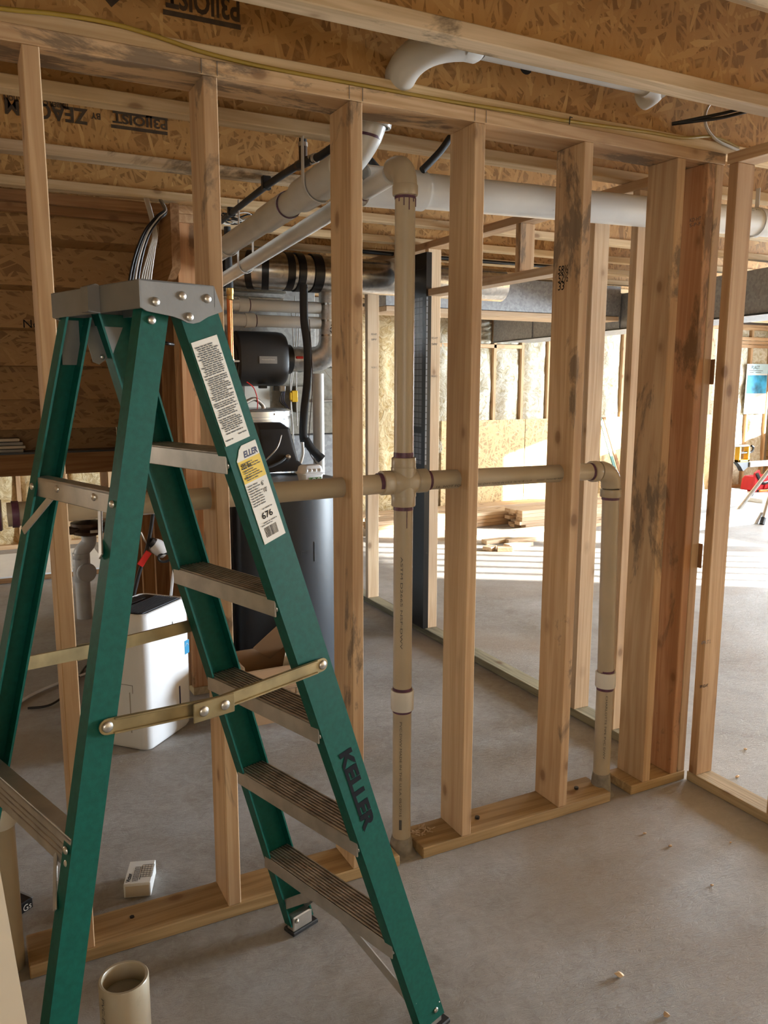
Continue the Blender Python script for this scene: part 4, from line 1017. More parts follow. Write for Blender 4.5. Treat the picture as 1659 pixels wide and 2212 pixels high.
for k in range(4):
    z = HZ+.001+k*.022
    solo('board_scrap', MB().box(-.25-.02*k, .30+.012*(k % 2)-.03*(k == 3), 3.25, 3.385, z, z+.0175, .002), M['gypsum' if k % 2 else 'ext'], 'pale board scrap, %s in the small stack on the stair landing' % ('lowest', 'second from the bottom', 'third from the bottom', 'topmost')[k], 'board', 'board scraps on the landing')
# boards and hoses hanging at the stub wall
fp = thing('pump_head', at(342, 1185, y=1.66), 'small white pump head with a black cap hanging above the white appliance', 'pump')
c = at(345, 1182, y=1.66)
obj('body', MB().lathe(c+Vector((-.03, 0, .02)), (.75, 0, -.66), [(0, 0), (.03, 0), (.036, .02), (.037, .06), (.030, .075), (0, .076)], 20), M['white'], fp, 40)
obj('cap', MB().lathe(c+Vector((-.045, -.005, .035)), (.75, 0, -.66), [(0, 0), (.022, .002), (.024, .02), (.02, .03)], 16), M['black'], fp, 40)
obj('ring_handle', MB().tube([c+Vector((.015+.03*math.cos(a), -.03, -.045+.02*math.sin(a))) for a in [2*PI*i/18 for i in range(19)]], .006, 8), M['black'], fp, 40)
cable('black_hose', [at(334, 1060, y=1.70), at(328, 1130, y=1.66), at(316, 1190, y=1.66), at(300, 1240, y=1.66), at(286, 1300, y=1.66)], .009, 'black_soft', 'thin black hose with a red tag hanging beside the white pump head', 'hose')
t0, t1 = at(322, 1192, y=1.645), at(302, 1222, y=1.645)
solo('tag', MB().bar(t0, t1, .03, .006, (0, -1, 0), .002), M['red_tag'], 'red plastic tag fixed on the thin black hose', 'tag')
cable('white_hose', [at(372, 1190, y=1.66), at(376, 1220, y=1.66), at(373, 1250, y=1.66), at(368, 1300, y=1.66)], .007, 'white', 'white hose hanging behind the white appliance', 'hose')
solo('hose_hook', MB().tube(spline([at(304, 1150, y=1.66), at(312, 1166, y=1.66), at(320, 1178, y=1.66), at(318, 1186, y=1.66)], 5), .005, 8), M['alu'], 'small metal hook on the stub wall left of the white pump head', 'hook', None, 40)
cable('cable_end', [at(352, 740, y=1.73), at(362, 742, y=1.71), at(374, 744, y=1.735)], .008, 'black', 'black and red cable end poking from the stub wall behind the ladder', 'cable')

# ================================================================== DEHUMIDIFIER
DC = Vector((.590, 1.190, 0)); DA = Vector((.735, .678, 0)).normalized(); DB = Vector((-DA.y, DA.x, 0))
LA, LB_, DH = .335, .255, .600
dh = thing('dehumidifier', DC+DA*LA/2+DB*LB_/2, 'white dehumidifier with a black slatted top standing on the slab', 'appliance')
def rrect(a0, a1, b0, b1, r, n=5):
    pts = []
    for cx, cy, s in ((a1-r, b1-r, 0), (a0+r, b1-r, 1), (a0+r, b0+r, 2), (a1-r, b0+r, 3)):
        for i in range(n+1):
            a = PI/2*(s+i/n); pts.append((cx+r*math.cos(a), cy+r*math.sin(a)))
    return pts
def loft(mb, rings):
    n = len(rings[0]); base = len(mb.v)
    for r in rings: mb.v += [Vector(p) for p in r]
    for i in range(len(rings)-1):
        for k in range(n):
            a = base+i*n+k; b = base+i*n+(k+1) % n; mb.f.append((a, b, b+n, a+n))
    mb.f.append(tuple(base+k for k in reversed(range(n)))); mb.f.append(tuple(base+(len(rings)-1)*n+k for k in range(n)))
def dring(z, ins, r=.035): return [DC+DA*a+DB*b+Z*z for a, b in rrect(ins, LA-ins, ins, LB_-ins, r)]
mb = MB(); loft(mb, [dring(.004, .012), dring(.02, .004), dring(.10, 0), dring(DH-.03, 0), dring(DH-.012, .003), dring(DH-.002, .010), dring(DH, .016), dring(DH-.008, .024)])
obj('housing', mb, M['white'], dh, 35)
obj('top_recess', MB().prism(rrect(.022, LA-.022, .022, LB_-.022, .022), DC+Z*(DH-.007), DA, DB, Z, .003), M['black'], dh)
for k in range(11):
    b = .030+k*.0115
    obj('slat', MB().obox(DC+DA*LA/2+DB*b+Z*(DH-.001), (LA-.07, .0045, .007), (DA, DB, Z), .001), M['slat'], dh)
obj('control_panel', MB().obox(DC+DA*(LA*.45)+DB*(LB_-.055)+Z*(DH-.002), (LA*.6, .06, .006), (DA, DB, Z), .002), M['charcoal'], dh)
obj('level_window', MB().prism(rrect(-.005, .005, 0, .105, .0049), DC+DA*.235-DB*.0006+Z*.11, DA, Z, DB, .001), M['ink_blue'], dh)
el_ = obj('energy_label', MB().obox(DC+DA*.302-DB*.0006+Z*.375, (.034, .001, .062), (DA, DB, Z)), M['blue_label'], dh)
obj('label_mark', MB().tube([DC+DA*(.290+.024*i/8)-DB*.0014+Z*(.380+.012*math.sin(PI*i/8)) for i in range(9)], .0012, 5), M['white'], el_)
obj('drop_mark', MB().tube([DC+DA*(.20+.006*s)-DB*.0008+Z*z for s, z in ((-1, .500), (-.6, .510), (0, .522), (.6, .510), (1, .500))], .0010, 5), M['ink_soft'], dh)
obj('bucket_seam', MB().obox(DC-DA*.0004+DB*.12+Z*.292, (.0014, .10, .0016), (DA, DB, Z)).obox(DC-DA*.0004+DB*.07+Z*.275, (.0014, .0016, .036), (DA, DB, Z)), M['ink_soft'], dh)
obj('bucket_grip', MB().obox(DC-DA*.0004+DB*.085+Z*.17, (.0018, .0045, .18), (DA, DB, Z)), M['ext'], dh)
cable('drain_hose', [at(120, 1478, z=.008), at(70, 1500, z=.008), at(30, 1525, z=.008), at(-30, 1560, z=.008)][::-1]+[at(200, 1450, z=.008)], .007, 'white', 'white drain hose lying on the slab left of the white appliance', 'hose')
cable('power_cable', [at(60, 1530, z=.008), at(110, 1522, z=.008), at(150, 1490, z=.008), at(185, 1440, z=.008), at(215, 1420, z=.03)], .006, 'black', 'black power cable curled on the slab behind the leftmost stud', 'cable')

# ================================================================== TANK WITH TUB AND BOX
TC = Vector((1.44, 1.79, 0)); TR = .272
tk = thing('storage_tank', TC, 'tall blue-charcoal cylindrical tank on the slab behind the second and third studs', 'tank')
obj('body', MB().lathe(TC, Z, [(TR-.03, 0), (TR-.006, .004), (TR, .02), (TR, .985), (TR-.001, .99), (TR-.001, .994), (TR, .998), (TR, 1.03), (TR-.012, 1.046), (0, 1.048)], 64), M['tank'], tk, 30)
obj('lid', MB().lathe(TC+Z*1.048, Z, [(TR-.03, 0), (TR-.008, .001), (TR-.006, .012), (TR-.02, .013), (TR-.03, .006), (0, .006)], 64), M['lid'], tk, 30)
for body, pz, ln in (('Rheem', .66, .13),):
    q = at(668, 1192, y=TC.y-TR*.97); a = math.atan2(q.y-TC.y, q.x-TC.x)
    dx, dy = q.x-TC.x, -math.sqrt(TR*TR-(q.x-TC.x)**2); nrm = Vector((dx, dy, 0)).normalized(); tx = Vector((-nrm.y, nrm.x, 0))
    lettering('embossed_logo', 'mm', TC+nrm*(TR+.0022)-tx*.05+Z*(q.z-.01), tx, Z, .05, .022, M['charcoal'], tk, .001, .2)
    obj('embossed_bar', MB().obox(TC+nrm*(TR-.002)+tx*.026+Z*q.z, (.003, .006, .10), (tx, nrm, Z), .001), M['tank'], tk)
tub = thing('plastic_tub', at(670, 1040, y=1.62), 'small white plastic tub with bumpy lid and green label on the grey tank lid', 'tub')
tq = at(670, 1040, y=1.62); tq = Vector((tq.x, 1.62, 1.0545))
def tring(z, a, b, r=.02): return [tq+X*p+Y*q+Z*z for p, q in rrect(-a, a, -b, b, r)]
mb = MB(); loft(mb, [tring(0, .045, .035), tring(.004, .050, .04), tring(.045, .058, .046), tring(.047, .064, .052), tring(.052, .064, .052)]); obj('base', mb, M['white'], tub, 40)
mb = MB(); loft(mb, [tring(.0525, .062, .05), tring(.056, .058, .046), tring(.082, .052, .04), tring(.090, .044, .032)])
for i in range(4): mb.lathe(tq+X*(-.036+.024*i)+Y*-.040+Z*.066, (0, -1, .25), [(.009, 0), (.008, .006), (.004, .009), (0, .010)], 10)
obj('lid', mb, M['white'], tub, 40)
gl = obj('green_label', MB().obox(tq+Vector((.010, -.0445, .020)), (.066, .0015, .024), (X, Y, Z)), M['foam'], tub)
for dx in (-.0, .026): obj('label_ring', MB().tube([tq+Vector((.002+dx+.008*math.cos(a), -.0465, .02+.008*math.sin(a))) for a in [2*PI*i/14 for i in range(15)]], .0016, 5), M['white'], gl)

bx = thing('cardboard_box', (1.20, 1.36, 0), 'open brown cardboard box on the slab in front of the dark tank', 'box')
BX0, BX1, BY0, BY1, BH = 1.03, 1.345, 1.245, 1.49, .285
t = .005
obj('box_side', MB().box(BX0, BX1, BY0, BY0+t, .001, BH-.02), M['cardboard'], bx)
obj('box_side', MB().box(BX0, BX1, BY1-t, BY1, .001, BH), M['cardboard_in'], bx)
obj('box_side', MB().box(BX0, BX0+t, BY0+t, BY1-t, .001, BH), M['cardboard'], bx)
obj('box_side', MB().box(BX1-t, BX1, BY0+t, BY1-t, .001, BH), M['cardboard'], bx)
obj('box_bottom', MB().box(BX0+t, BX1-t, BY0+t, BY1-t, .001, .006), M['cardboard_in'], bx)
obj('flap', MB().bar((BX1-.16, BY1-.03, BH-.02), (BX1-.03, BY1-.10, BH+.12), .12, .005, (0, 1, .3)), M['cardboard_in'], bx)
obj('flap', MB().bar(((BX0+BX1)/2, BY0-.001, BH-.025), ((BX0+BX1)/2, BY0-.055, BH-.10), BX1-BX0-.02, .004, (0, -.6, .8)), M['cardboard'], bx)
lettering('box_print', 'SIZE', (1.215, BY0, .135), X, Z, .035, .011, M['ink_brown'], bx, .0008)
lettering('box_print', 'QUANTITY', (1.215, BY0, .110), X, Z, .045, .009, M['ink_brown'], bx, .0008)
mb = MB()
for z in (.152, .128, .104, .08): mb.box(1.20, 1.335, BY0-.0008, BY0, z, z+.0012)
for x in (1.20, 1.275, 1.335): mb.box(x, x+.0012, BY0-.0008, BY0, .08, .152)
obj('printed_grid', mb, M['ink_brown'], bx)
solo('leaflet', MB().bar((1.27, 1.33, .15), (1.315, 1.36, .30), .09, .002, (0, 1, .2)), M['paper'], 'white leaflet standing in the open cardboard box', 'leaflet')

# ================================================================== WATER HEATER, FURNACE, HUMIDIFIER, DUCTS
HC = Vector((1.405, 2.36, 0)); HR = .262
wh = thing('water_heater', HC, 'silver cylindrical water heater with a black fan cowl behind the dark tank', 'water heater')
obj('jacket', MB().lathe(HC, Z, [(HR-.02, 0), (HR, .01), (HR, 1.30), (HR+.006, 1.302), (HR+.006, 1.345), (HR, 1.347), (HR, 1.36)], 56), M['silver'], wh, 30)
tp_ = obj('top_cover', MB().lathe(HC+Z*1.36, Z, [(HR, 0), (HR+.008, .002), (HR+.008, .030), (HR-.01, .04), (0, .042)], 56), M['silver'], wh, 30)
for a in (-1.2, -.6, .1): obj('screw', MB().lathe(HC+Vector((math.cos(a-.6)*(HR+.008), math.sin(a-.6)*(HR+.008), 1.376)), (math.cos(a-.6), math.sin(a-.6), 0), [(0, .005), (.005, .003), (.006, 0)], 8), M['rivet'], tp_)
fq = at(588, 940, y=HC.y-HR-.02); fx = fq.x
def cow(z, w_, d): return [Vector((fx-.11+p, HC.y-HR+.06-d+q*1.0, z)) for p, q in rrect(0, w_, 0, d+.02, .03)]
mb = MB(); loft(mb, [cow(1.335, .16, .10), cow(1.30, .20, .14), cow(1.20, .215, .17), cow(1.13, .225, .19), cow(1.09, .255, .225), cow(1.08, .26, .235)])
cw = obj('fan_cowl', mb, M['black'], wh, 30)
obj('cowl_rib', MB().tube(spline([(fx-.10, HC.y-HR-.12, 1.12), (fx-.02, HC.y-HR-.14, 1.20), (fx+.02, HC.y-HR-.11, 1.27)], 5), .004, 8), M['alu'], cw, 40)
obj('knob', MB().lathe((fx+.05, HC.y-HR-.125, 1.155), (-.3, -1, 0), [(.012, 0), (.014, .012), (0, .018)], 12), M['rivet'], cw, 40)
obj('hose', MB().tube(spline([(fx-.08, HC.y-HR-.15, 1.10), (fx-.0, HC.y-HR-.14, 1.13), (fx+.045, HC.y-HR-.125, 1.158)], 5), .008, 8), M['charcoal'], cw, 40)
obj('side_panel', MB().lathe(HC, Z, [(HR+.012, .0), (HR+.012, 1.08), (HR, 1.085)], 56), M['silver'], wh, 30)
obj('swoosh_badge', MB().prism([(0, 0), (.04, .015), (.075, .01), (.11, -.05), (.07, -.025), (.03, -.02)], (fx-.03, HC.y-HR-.0145, 1.035), X, Z, Y, .002), M['black'], wh)
cable('metal_flex', [HC+Vector((-.16, -.05, 1.405)), HC+Vector((-.10, -.06, 1.425)), HC+Vector((-.02, -.06, 1.43)), HC+Vector((.05, -.05, 1.455)), HC+Vector((.10, -.04, 1.425)), HC+Vector((.11, -.04, 1.40))], .012, 'alu', 'flexible metal conduit looping over the top of the silver water heater', 'conduit', None, 12)
cable('red_wire', [at(533, 825, y=2.3), at(548, 838, y=2.3), at(556, 862, y=2.3), at(556, 885, y=2.3)], .003, 'red_tag', 'thin red wire running down to the top of the water heater', 'wire')

fn = thing('furnace', (1.95, 3.15, 0), 'grey sheet metal furnace cabinet and plenum behind the water heater', 'furnace')
FY = 2.92
obj('cabinet', MB().box(1.50, 2.35, FY, 3.45, .02, 1.20, .006), M['duct'], fn)
obj('coil_box', MB().box(1.52, 2.33, FY+.01, 3.44, 1.205, 1.64, .004), M['duct_tan'], fn)
obj('plenum', MB().box(1.40, 2.08, FY-.015, 3.44, 1.645, 2.24, .004), M['galv'], fn)
obj('plenum', MB().box(2.09, 2.33, FY+.02, 3.44, 1.645, 2.10, .004), M['galv'], fn)
obj('supply_box', MB().box(1.16, 1.86, 2.84, 3.40, 2.10, 2.345, .004), M['duct_tan'], fn)
obj('drive_cleat', MB().box(1.36, 1.86, FY-.027, FY-.016, 2.03, 2.075, .003), M['galv_bright'], fn)
pl = at(683, 858, y=FY)
obj('junction_box', MB().obox(at(660, 862, y=FY-.03), (.16, .06, .17), None, .004), M['duct_tan'], fn)
obj('diagonal_crease', MB().bar(at(690, 790, y=FY+.018)+Vector((0, -.03, 0)), at(735, 850, y=FY+.018)+Vector((0, -.03, 0)), .004, .003, (0, 1, 0)), M['galv_bright'], fn)
cable('armoured_cable', [at(x_, y_, y=FY-.06) for x_, y_ in ((676, 866), (700, 866), (730, 864), (760, 860))], .012, 'alu', 'armoured metal cable leaving the furnace junction box to the right', 'cable', None, 10)
cable('armoured_cable', [at(x_, y_, y=2.25) for x_, y_ in ((653, 955), (654, 980), (648, 1002), (634, 1030))], .010, 'alu', 'armoured metal cable hanging left of the small white tub', 'cable', None, 10)
wb3 = thing('wire_bundle', at(632, 840, y=2.82), 'thin pale wires dangling in front of the furnace', 'wires')
for k, pts in enumerate((((628, 650), (634, 760), (627, 830), (632, 920), (628, 1020)), ((637, 640), (640, 730), (628, 860), (634, 940), (631, 1030)), ((644, 650), (646, 720), (640, 800), (642, 920)))):
    cable('wire', [at(a, b, y=2.82) for a, b in pts], .0035, 'white_cable', '', parent=wb3)
yt = at(636, 856, y=2.80)
solo('wire_connector', MB().obox(yt, (.042, .02, .072), None, .004).obox(yt+Vector((-.025, 0, 0)), (.016, .018, .05), None, .003), M['yellow'], 'yellow and black plug hanging on the pale wires before the furnace', 'plug')

# humidifier drum
hq = at(568, 775, y=2.74); HX0, HX1 = at(516, 775, y=2.70).x, at(624, 775, y=2.70).x
hm = thing('humidifier', hq, 'dark grey rounded furnace humidifier with a small name plate, mounted on the plenum', 'humidifier')
def hprof(r, zc, hz): return [(r*math.cos(a), hz*math.sin(a)) for a in [2*PI*i/36 for i in range(36)]]
hz0 = hq.z
mb = MB(); N_ = 36
rings_ = []
for x, s in ((HX0+.0, .90), (HX0+.012, 1.0), (HX1-.05, 1.0), (HX1-.016, .97), (HX1, .90)):
    rings_.append([Vector((x, 2.80-.115*s*math.cos(a) if math.cos(a) > 0 else 2.80-.10*s*math.cos(a), hz0+.168*s*(abs(math.sin(a))**.72)*(1 if math.sin(a) > 0 else -1))) for a in [2*PI*i/N_ for i in range(N_)]])
loft(mb, rings_); obj('cover', mb, M['charcoal'], hm, 35)
obj('side_opening', MB().lathe((HX0-.0005, 2.795, hz0), -X, [(0, 0), (.082, .0), (.084, .003), (.08, .004)], 30), M['black'], hm, 40)
npl = obj('name_plate', MB().obox(Vector(((HX0+HX1)/2+.02, 2.684, hz0-.008)), (.115, .004, .044), None, .001), M['ext'], hm)
lettering('plate_lettering', 'Honeywell Home', ((HX0+HX1)/2-.022, 2.682, hz0-.012), X, Z, .085, .011, M['paper'], npl, .0006, 0, .02)
obj('collar', MB().lathe((HX1-.002, 2.80, hz0), X, [(.092, 0), (.092, .045), (.088, .046)], 30), M['black'], hm, 40)
obj('drain_valve', MB().obox(Vector(((HX0+HX1)/2-.0, 2.74, hz0-.172)), (.05, .03, .018), None, .003).obox(Vector((HX1-.075, 2.74, hz0-.18)), (.03, .03, .03), None, .003), M['charcoal'], hm)
obj('solenoid', MB().obox(Vector((HX1-.035, 2.73, hz0-.182)), (.036, .02, .036), None, .004), M['pvc_white'], hm)
pq = at(556, 858, y=2.86)
solo('instruction_sheet', MB().obox(pq, (.165, .002, .14), None), M['paper'], 'white instruction sheet hanging under the dark humidifier', 'sheet')
wf_ = Vector((HX1-.03, 2.75, hz0-.21))
for k in range(3): cable('wire', [wf_+Vector((.008*k, 0, .01)), wf_+Vector((-.02+.014*k, -.01, -.05)), wf_+Vector((.01+.01*k, -.02, -.09)), wf_+Vector((.0+.02*k, -.02, -.14))], .0028, 'ink_blue' if k else 'black', '', parent=hm)

# ducts
rd = thing('round_duct', (2.4, 2.6, 2.2), 'shiny round metal duct under the joists with a black taped elbow at its left end', 'duct')
DY = 2.56; DZ = 2.195; RR = .105
obj('pipe', MB().tube([(1.77, DY, DZ), (2.42, DY, DZ), (3.30, DY, DZ)], RR, 40), M['galv_bright'], rd, 40)
el_path = arc((1.95, DY, DZ), (1.50, DY, DZ), (1.36, 2.86, DZ+.03), .28, 12)
obj('elbow', MB().tube(el_path, RR+.004, 40), M['galv_bright'], rd, 40)
for i, (f0, f1) in enumerate(((0, 1), (3, 4), (5, 6), (8, 12))):
    obj('tape_band', MB().tube(el_path[f0:f1+1] if f1 > f0 else el_path[f0:f0+2], RR+.007, 40, False), M['tape'], rd, 40)
obj('tape_band', MB().tube([(1.90, DY, DZ), (1.96, DY, DZ)], RR+.008, 40, False), M['tape'], rd, 40)
obj('tape_band', MB().tube([(1.80, DY, DZ), (1.845, DY, DZ)], RR+.008, 40, False), M['tape'], rd, 40)
vd = thing('bypass_duct', (1.95, 2.62, 1.8), 'crumpled shiny bypass duct dropping from the round duct and elbowing left to the humidifier', 'duct')
vx = at(716, 700, y=2.66).x
path = [Vector((vx, 2.66, 2.10)), Vector((vx, 2.66, 1.97)), Vector((vx, 2.66, 1.84))]+arc((vx, 2.66, 1.82), (vx, 2.68, hz0), (HX1+.13, 2.79, hz0), .13, 8)+[Vector((HX1+.04, 2.80, hz0))]
obj('pipe', MB().tube(path, .078, 28), M['foil'], vd, 40)
for z in (2.02, 1.92, 1.83):
    obj('seam', MB().tube([(vx, 2.66, z), (vx, 2.66, z+.012)], .0805, 28), M['galv_bright'], vd, 40)
lettering('marker_number', '630', (vx-.02, 2.583, 1.845), (.25, 0, .97), (-.97, 0, .25), .055, .03, M['ink'], vd, .0012, 0, .02)
obj('seam', MB().tube([(HX1+.10, 2.795, hz0), (HX1+.115, 2.795, hz0)], .081, 28), M['black'], vd, 40)
obj('damper_handle', MB().obox(Vector((HX1+.075, 2.708, hz0+.01)), (.045, .02, .016), None, .003), M['red_tag'], vd)
fv = thing('flue_pipes', (1.8, 2.7, 1.95), 'pair of level white plastic flue pipes above the dark humidifier', 'pipe')
for pyx, tag_ in ((655, 0), (688, 1)):
    c0, c1 = at(490, pyx-2, y=2.64), at(690, pyx+14, y=2.64); zz = (c0.z+c1.z)/2
    obj('pipe', MB().tube([(c0.x-.05, 2.64, zz), (c1.x, 2.64, zz)], .036, 24), M['pvc_white'], fv, 40)
    cx_ = at(525+14*tag_, pyx, y=2.64).x; mb = MB(); collar(mb, (cx_-.03, 2.64, zz), X, .036, .06); obj('coupling', mb, M['pvc_white'], fv, 40)
    mb = MB(); ring(mb, (cx_+.03, 2.64, zz), X, .036, .008); obj('primer_stain', mb, M['primer'], fv, 40)
obj('pipe', MB().tube([(1.985, 2.64, .0), (1.985, 2.64, 1.60)], .036, 24), M['pvc_white'], thing('condensate_pipe', (1.985, 2.64, 0), 'upright white pipe standing right of the furnace front', 'pipe'), 40)
cp = thing('copper_line', (1.28, 2.2, 1.4), 'pair of upright copper pipes with a black sleeve top beside the second stud', 'pipe')
for k, px_ in enumerate((494, 501)):
    a, b = at(px_, 645, y=2.12), at(px_+8*k, 800, y=2.12)
    obj('pipe', MB().tube([Vector((a.x, 2.12+.03*k, 1.02)), Vector((a.x, 2.12+.03*k, a.z))], .0111, 14), M['copper'], cp, 40)
a = at(497, 640, y=2.12)
obj('sleeve', MB().tube([(a.x, 2.12, a.z), (a.x, 2.12, a.z+.05), (a.x-.005, 2.12, 2.34)], .018, 14), M['black_soft'], cp, 40)
obj('fitting', MB().lathe((a.x, 2.12, a.z-.02), Z, [(.013, 0), (.018, .004), (.018, .03), (.02, .034), (.02, .06), (.015, .064)], 16), M['brass'], cp, 40)
q = at(503, 780, y=2.10); obj('pipe_clip', MB().obox(q, (.07, .012, .010), None, .002).lathe(q+Vector((0, .02, -.006)), Z, [(.016, 0), (.016, .014)], 14), M['rivet'], cp, 40)
# black flexible line in front of the furnace
bl = thing('insulated_line', (1.75, 2.3, 1.4), 'black foam sleeved line hanging from the round duct down past the small white tub', 'pipe')
P_ = [at(656, 615, y=2.40), at(657, 690, y=2.40), at(664, 750, y=2.40), at(664, 820, y=2.40), at(657, 890, y=2.36), at(655, 940, y=2.32), at(660, 965, y=2.30)]
obj('sleeve', MB().tube(spline(P_, 8), .024, 14), M['black_soft'], bl, 50)
Q_ = [at(660, 948, y=2.28), at(672, 968, y=2.26), at(695, 992, y=2.24)]
obj('sleeve', MB().tube(spline(Q_, 8), [.024]*14+[.028]*3, 14), M['black_soft'], bl, 50)
cable('copper_tail', [P_[1]+Vector((.024, -.02, 0)), P_[3]+Vector((.024, -.02, 0)), P_[5]+Vector((.028, -.02, 0)), at(668, 975, y=2.28), at(684, 1003, y=2.26)], .0028, 'bronze', '', parent=bl)
# valve and drain on the far side of the stairs
dv = thing('backwater_valve', at(182, 1330, y=3.4), 'grey plastic drain riser with a round cleanout and a brown cast valve on top', 'pipe')
vx0 = at(181, 1300, y=3.4).x
obj('pipe', MB().tube([(vx0, 3.4, 0), (vx0, 3.4, .42)], .048, 24), M['pvc_grey'], dv, 40)
mb = MB(); collar(mb, (vx0, 3.4, .25), Z, .048, .16); collar(mb, (vx0, 3.4, .40), Z, .048, .04); obj('cleanout_tee', mb, M['pvc_grey'], dv, 40)
obj('cleanout_cap', MB().lathe((vx0+.02, 3.36, .315), (.25, -1, 0), [(.062, 0), (.064, .02), (.058, .026), (0, .028)], 28), M['pvc_grey'], dv, 40)
obj('offset', MB().tube(spline([(vx0, 3.4, .42), (vx0+.005, 3.4, .45), (vx0+.05, 3.4, .50), (vx0+.055, 3.4, .55)], 6), .047, 24), M['pvc_grey'], dv, 40)
vq = Vector((vx0+.055, 3.4, .605))
obj('valve_body', MB().lathe(vq-Z*.05, Z, [(.06, 0), (.095, .01), (.10, .03), (.07, .045), (.075, .06), (.11, .066), (.11, .085), (.05, .095), (0, .1)], 24).obox(vq+Vector((-.0, 0, -.012)), (.27, .06, .05), None, .012), M['bronze'], dv, 40)
obj('hand_wheel', MB().tube([vq+Vector((.10*math.cos(a), .10*math.sin(a), .085)) for a in [2*PI*i/24 for i in range(25)]], .014, 8).lathe(vq+Z*.04, Z, [(.02, 0), (.02, .05)], 10).bar(vq+Vector((-.1, 0, .085)), vq+Vector((.1, 0, .085)), .02, .012).bar(vq+Vector((0, -.1, .085)), vq+Vector((0, .1, .085)), .02, .012), M['black'], dv, 40)
obj('name_tag', MB().obox(vq+Vector((.02, -.105, -.012)), (.045, .004, .018), None), M['paper'], dv)

# small things on the slab
wc0 = at(268, 1942, z=0); wc1 = at(326, 1937, z=0); ca = (wc1-wc0).normalized(); cb2 = Vector((-ca.y, ca.x, 0)); cl = (wc1-wc0).length
cn = thing('small_carton', wc0+ca*cl/2+cb2*.065, 'small white printed carton lying on the slab behind the bottom plate', 'carton')
obj('box', MB().obox(wc0+ca*cl/2+cb2*.062+Z*.024, (cl, .12, .046), (ca, cb2, Z), .0015), M['white_matte'], cn)
obj('box_end', MB().obox(wc0+ca*cl/2+cb2*.0015+Z*.022, (cl-.010, .001, .034), (ca, cb2, Z)), M['gypsum'], cn)
T = lambda a, b: wc0+ca*a+cb2*b+Z*.0473
lettering('print', 'Victor', T(.018, .010), cb2, -ca, .046, .013, M['ink'], cn, .0004, 0, .04)
lines('print', [(.012, .09, -.026-.0045*i, .0026) for i in range(4)]+[(.02, .045, -.046, .003), (.06, .09, -.046, .003)], T(0, 0), cb2, -ca, M['ink_soft'], cn)
mb = MB()
for i in range(7): mb.obox(T(.062, .034+.0105*i), (.036, .001, .0006), (ca, cb2, Z))
for i in range(5): mb.obox(T(.044+.009*i, .0655), (.001, .063, .0006), (ca, cb2, Z))
obj('printed_grid', mb, M['ink_soft'], cn)
bk = thing('black_carton', at(40, 1965, z=0), 'black carton with white lettering lying behind the left riser pipe', 'carton')
k0 = at(72, 1960, z=0); ka = Vector((-.75, -.66, 0)).normalized(); kb = Vector((-.45, .89, 0)).normalized()
ka = (at(50, 1975, z=0)-k0).normalized(); kb = Vector((ka.y, -ka.x, 0)); kb = kb if kb.y > 0 else -kb
obj('box', MB().obox(k0+ka*.06+kb*.09+Z*.018, (.12, .18, .034), (ka, kb, Z), .002), M['black'], bk)
obj('edge_stripe', MB().obox(k0+ka*.002+kb*.09+Z*.034, (.006, .18, .004), (ka, kb, Z)), M['lid'], bk)
lettering('print', 'Gs', k0+ka*.035+kb*-.0006+Z*.006, -ka, Z, .028, .02, M['paper'], bk, .001)
# pale board leaning in the near left corner
la, lb = at(0, 1880, y=-.95), at(62, 2230, y=-.95)
dl = (lb-la).normalized()
p_bot = la+dl*((la.z-.004)/-dl.z)
nl = Vector((.15, -1, 0)).normalized(); sdl = dl.cross(nl).normalized()
if sdl.x > 0: sdl = -sdl
top = p_bot-dl*1.05
solo('leaning_board', MB().prism([(0, 0), (0, 1.05), (.30, 1.05), (.30, 0)], p_bot, sdl, -dl, -nl, .012), M['gypsum'], 'pale board leaning in the near left corner of the picture', 'board')
# crumbs on the slab
random.seed(11)
CR = ('large white crumb at the lower right of the picture', 'crumb along the faint shadow band on the slab', 'crumb near the right corner plate', 'crumb right of the shadow band', 'crumb just below the corner of the two plates', 'crumb on the slab of the far room at the right', 'crumb at the bottom edge of the picture', 'tiny crumb near the foot of the right wall')
for ci, (px, py, s) in enumerate(((1338, 2110, .012), (1447, 1829, .007), (1593, 1680, .010), (1538, 1914, .006), (1393, 1802, .006), (1610, 1620, .008), (1440, 2195, .009), (1578, 1821, .004))):
    p = at(px, py, z=0); mb = MB(); bm = bmesh.new(); bmesh.ops.create_icosphere(bm, subdivisions=1, radius=s)
    vs = [p+Vector((v.co.x*random.uniform(.6, 1.5), v.co.y*random.uniform(.5, 1.2), (v.co.z+s)*.55)) for v in bm.verts]; mb.quadmesh(vs, [tuple(v.index for v in f.verts) for f in bm.faces]); bm.free()
    solo('wood_crumb', mb, M['pine_pale_x'], 'pale wood '+CR[ci], 'debris', 'pale crumbs scattered on the slab')
sd = at(915, 1797, z=.038)
mb = MB()
for k in range(26):
    p = sd+Vector((random.uniform(-.035, .035), random.uniform(-.02, .03), .001)); a = random.uniform(0, PI)
    mb.bar(p, p+Vector((math.cos(a)*.016, math.sin(a)*.016, random.uniform(.001, .005))), .004, .0012)
o = solo('wood_shavings', mb, M['pine_pale_x'], 'little heap of pale wood shavings on the plate beside the vertical pipe', 'shavings', kind='stuff')
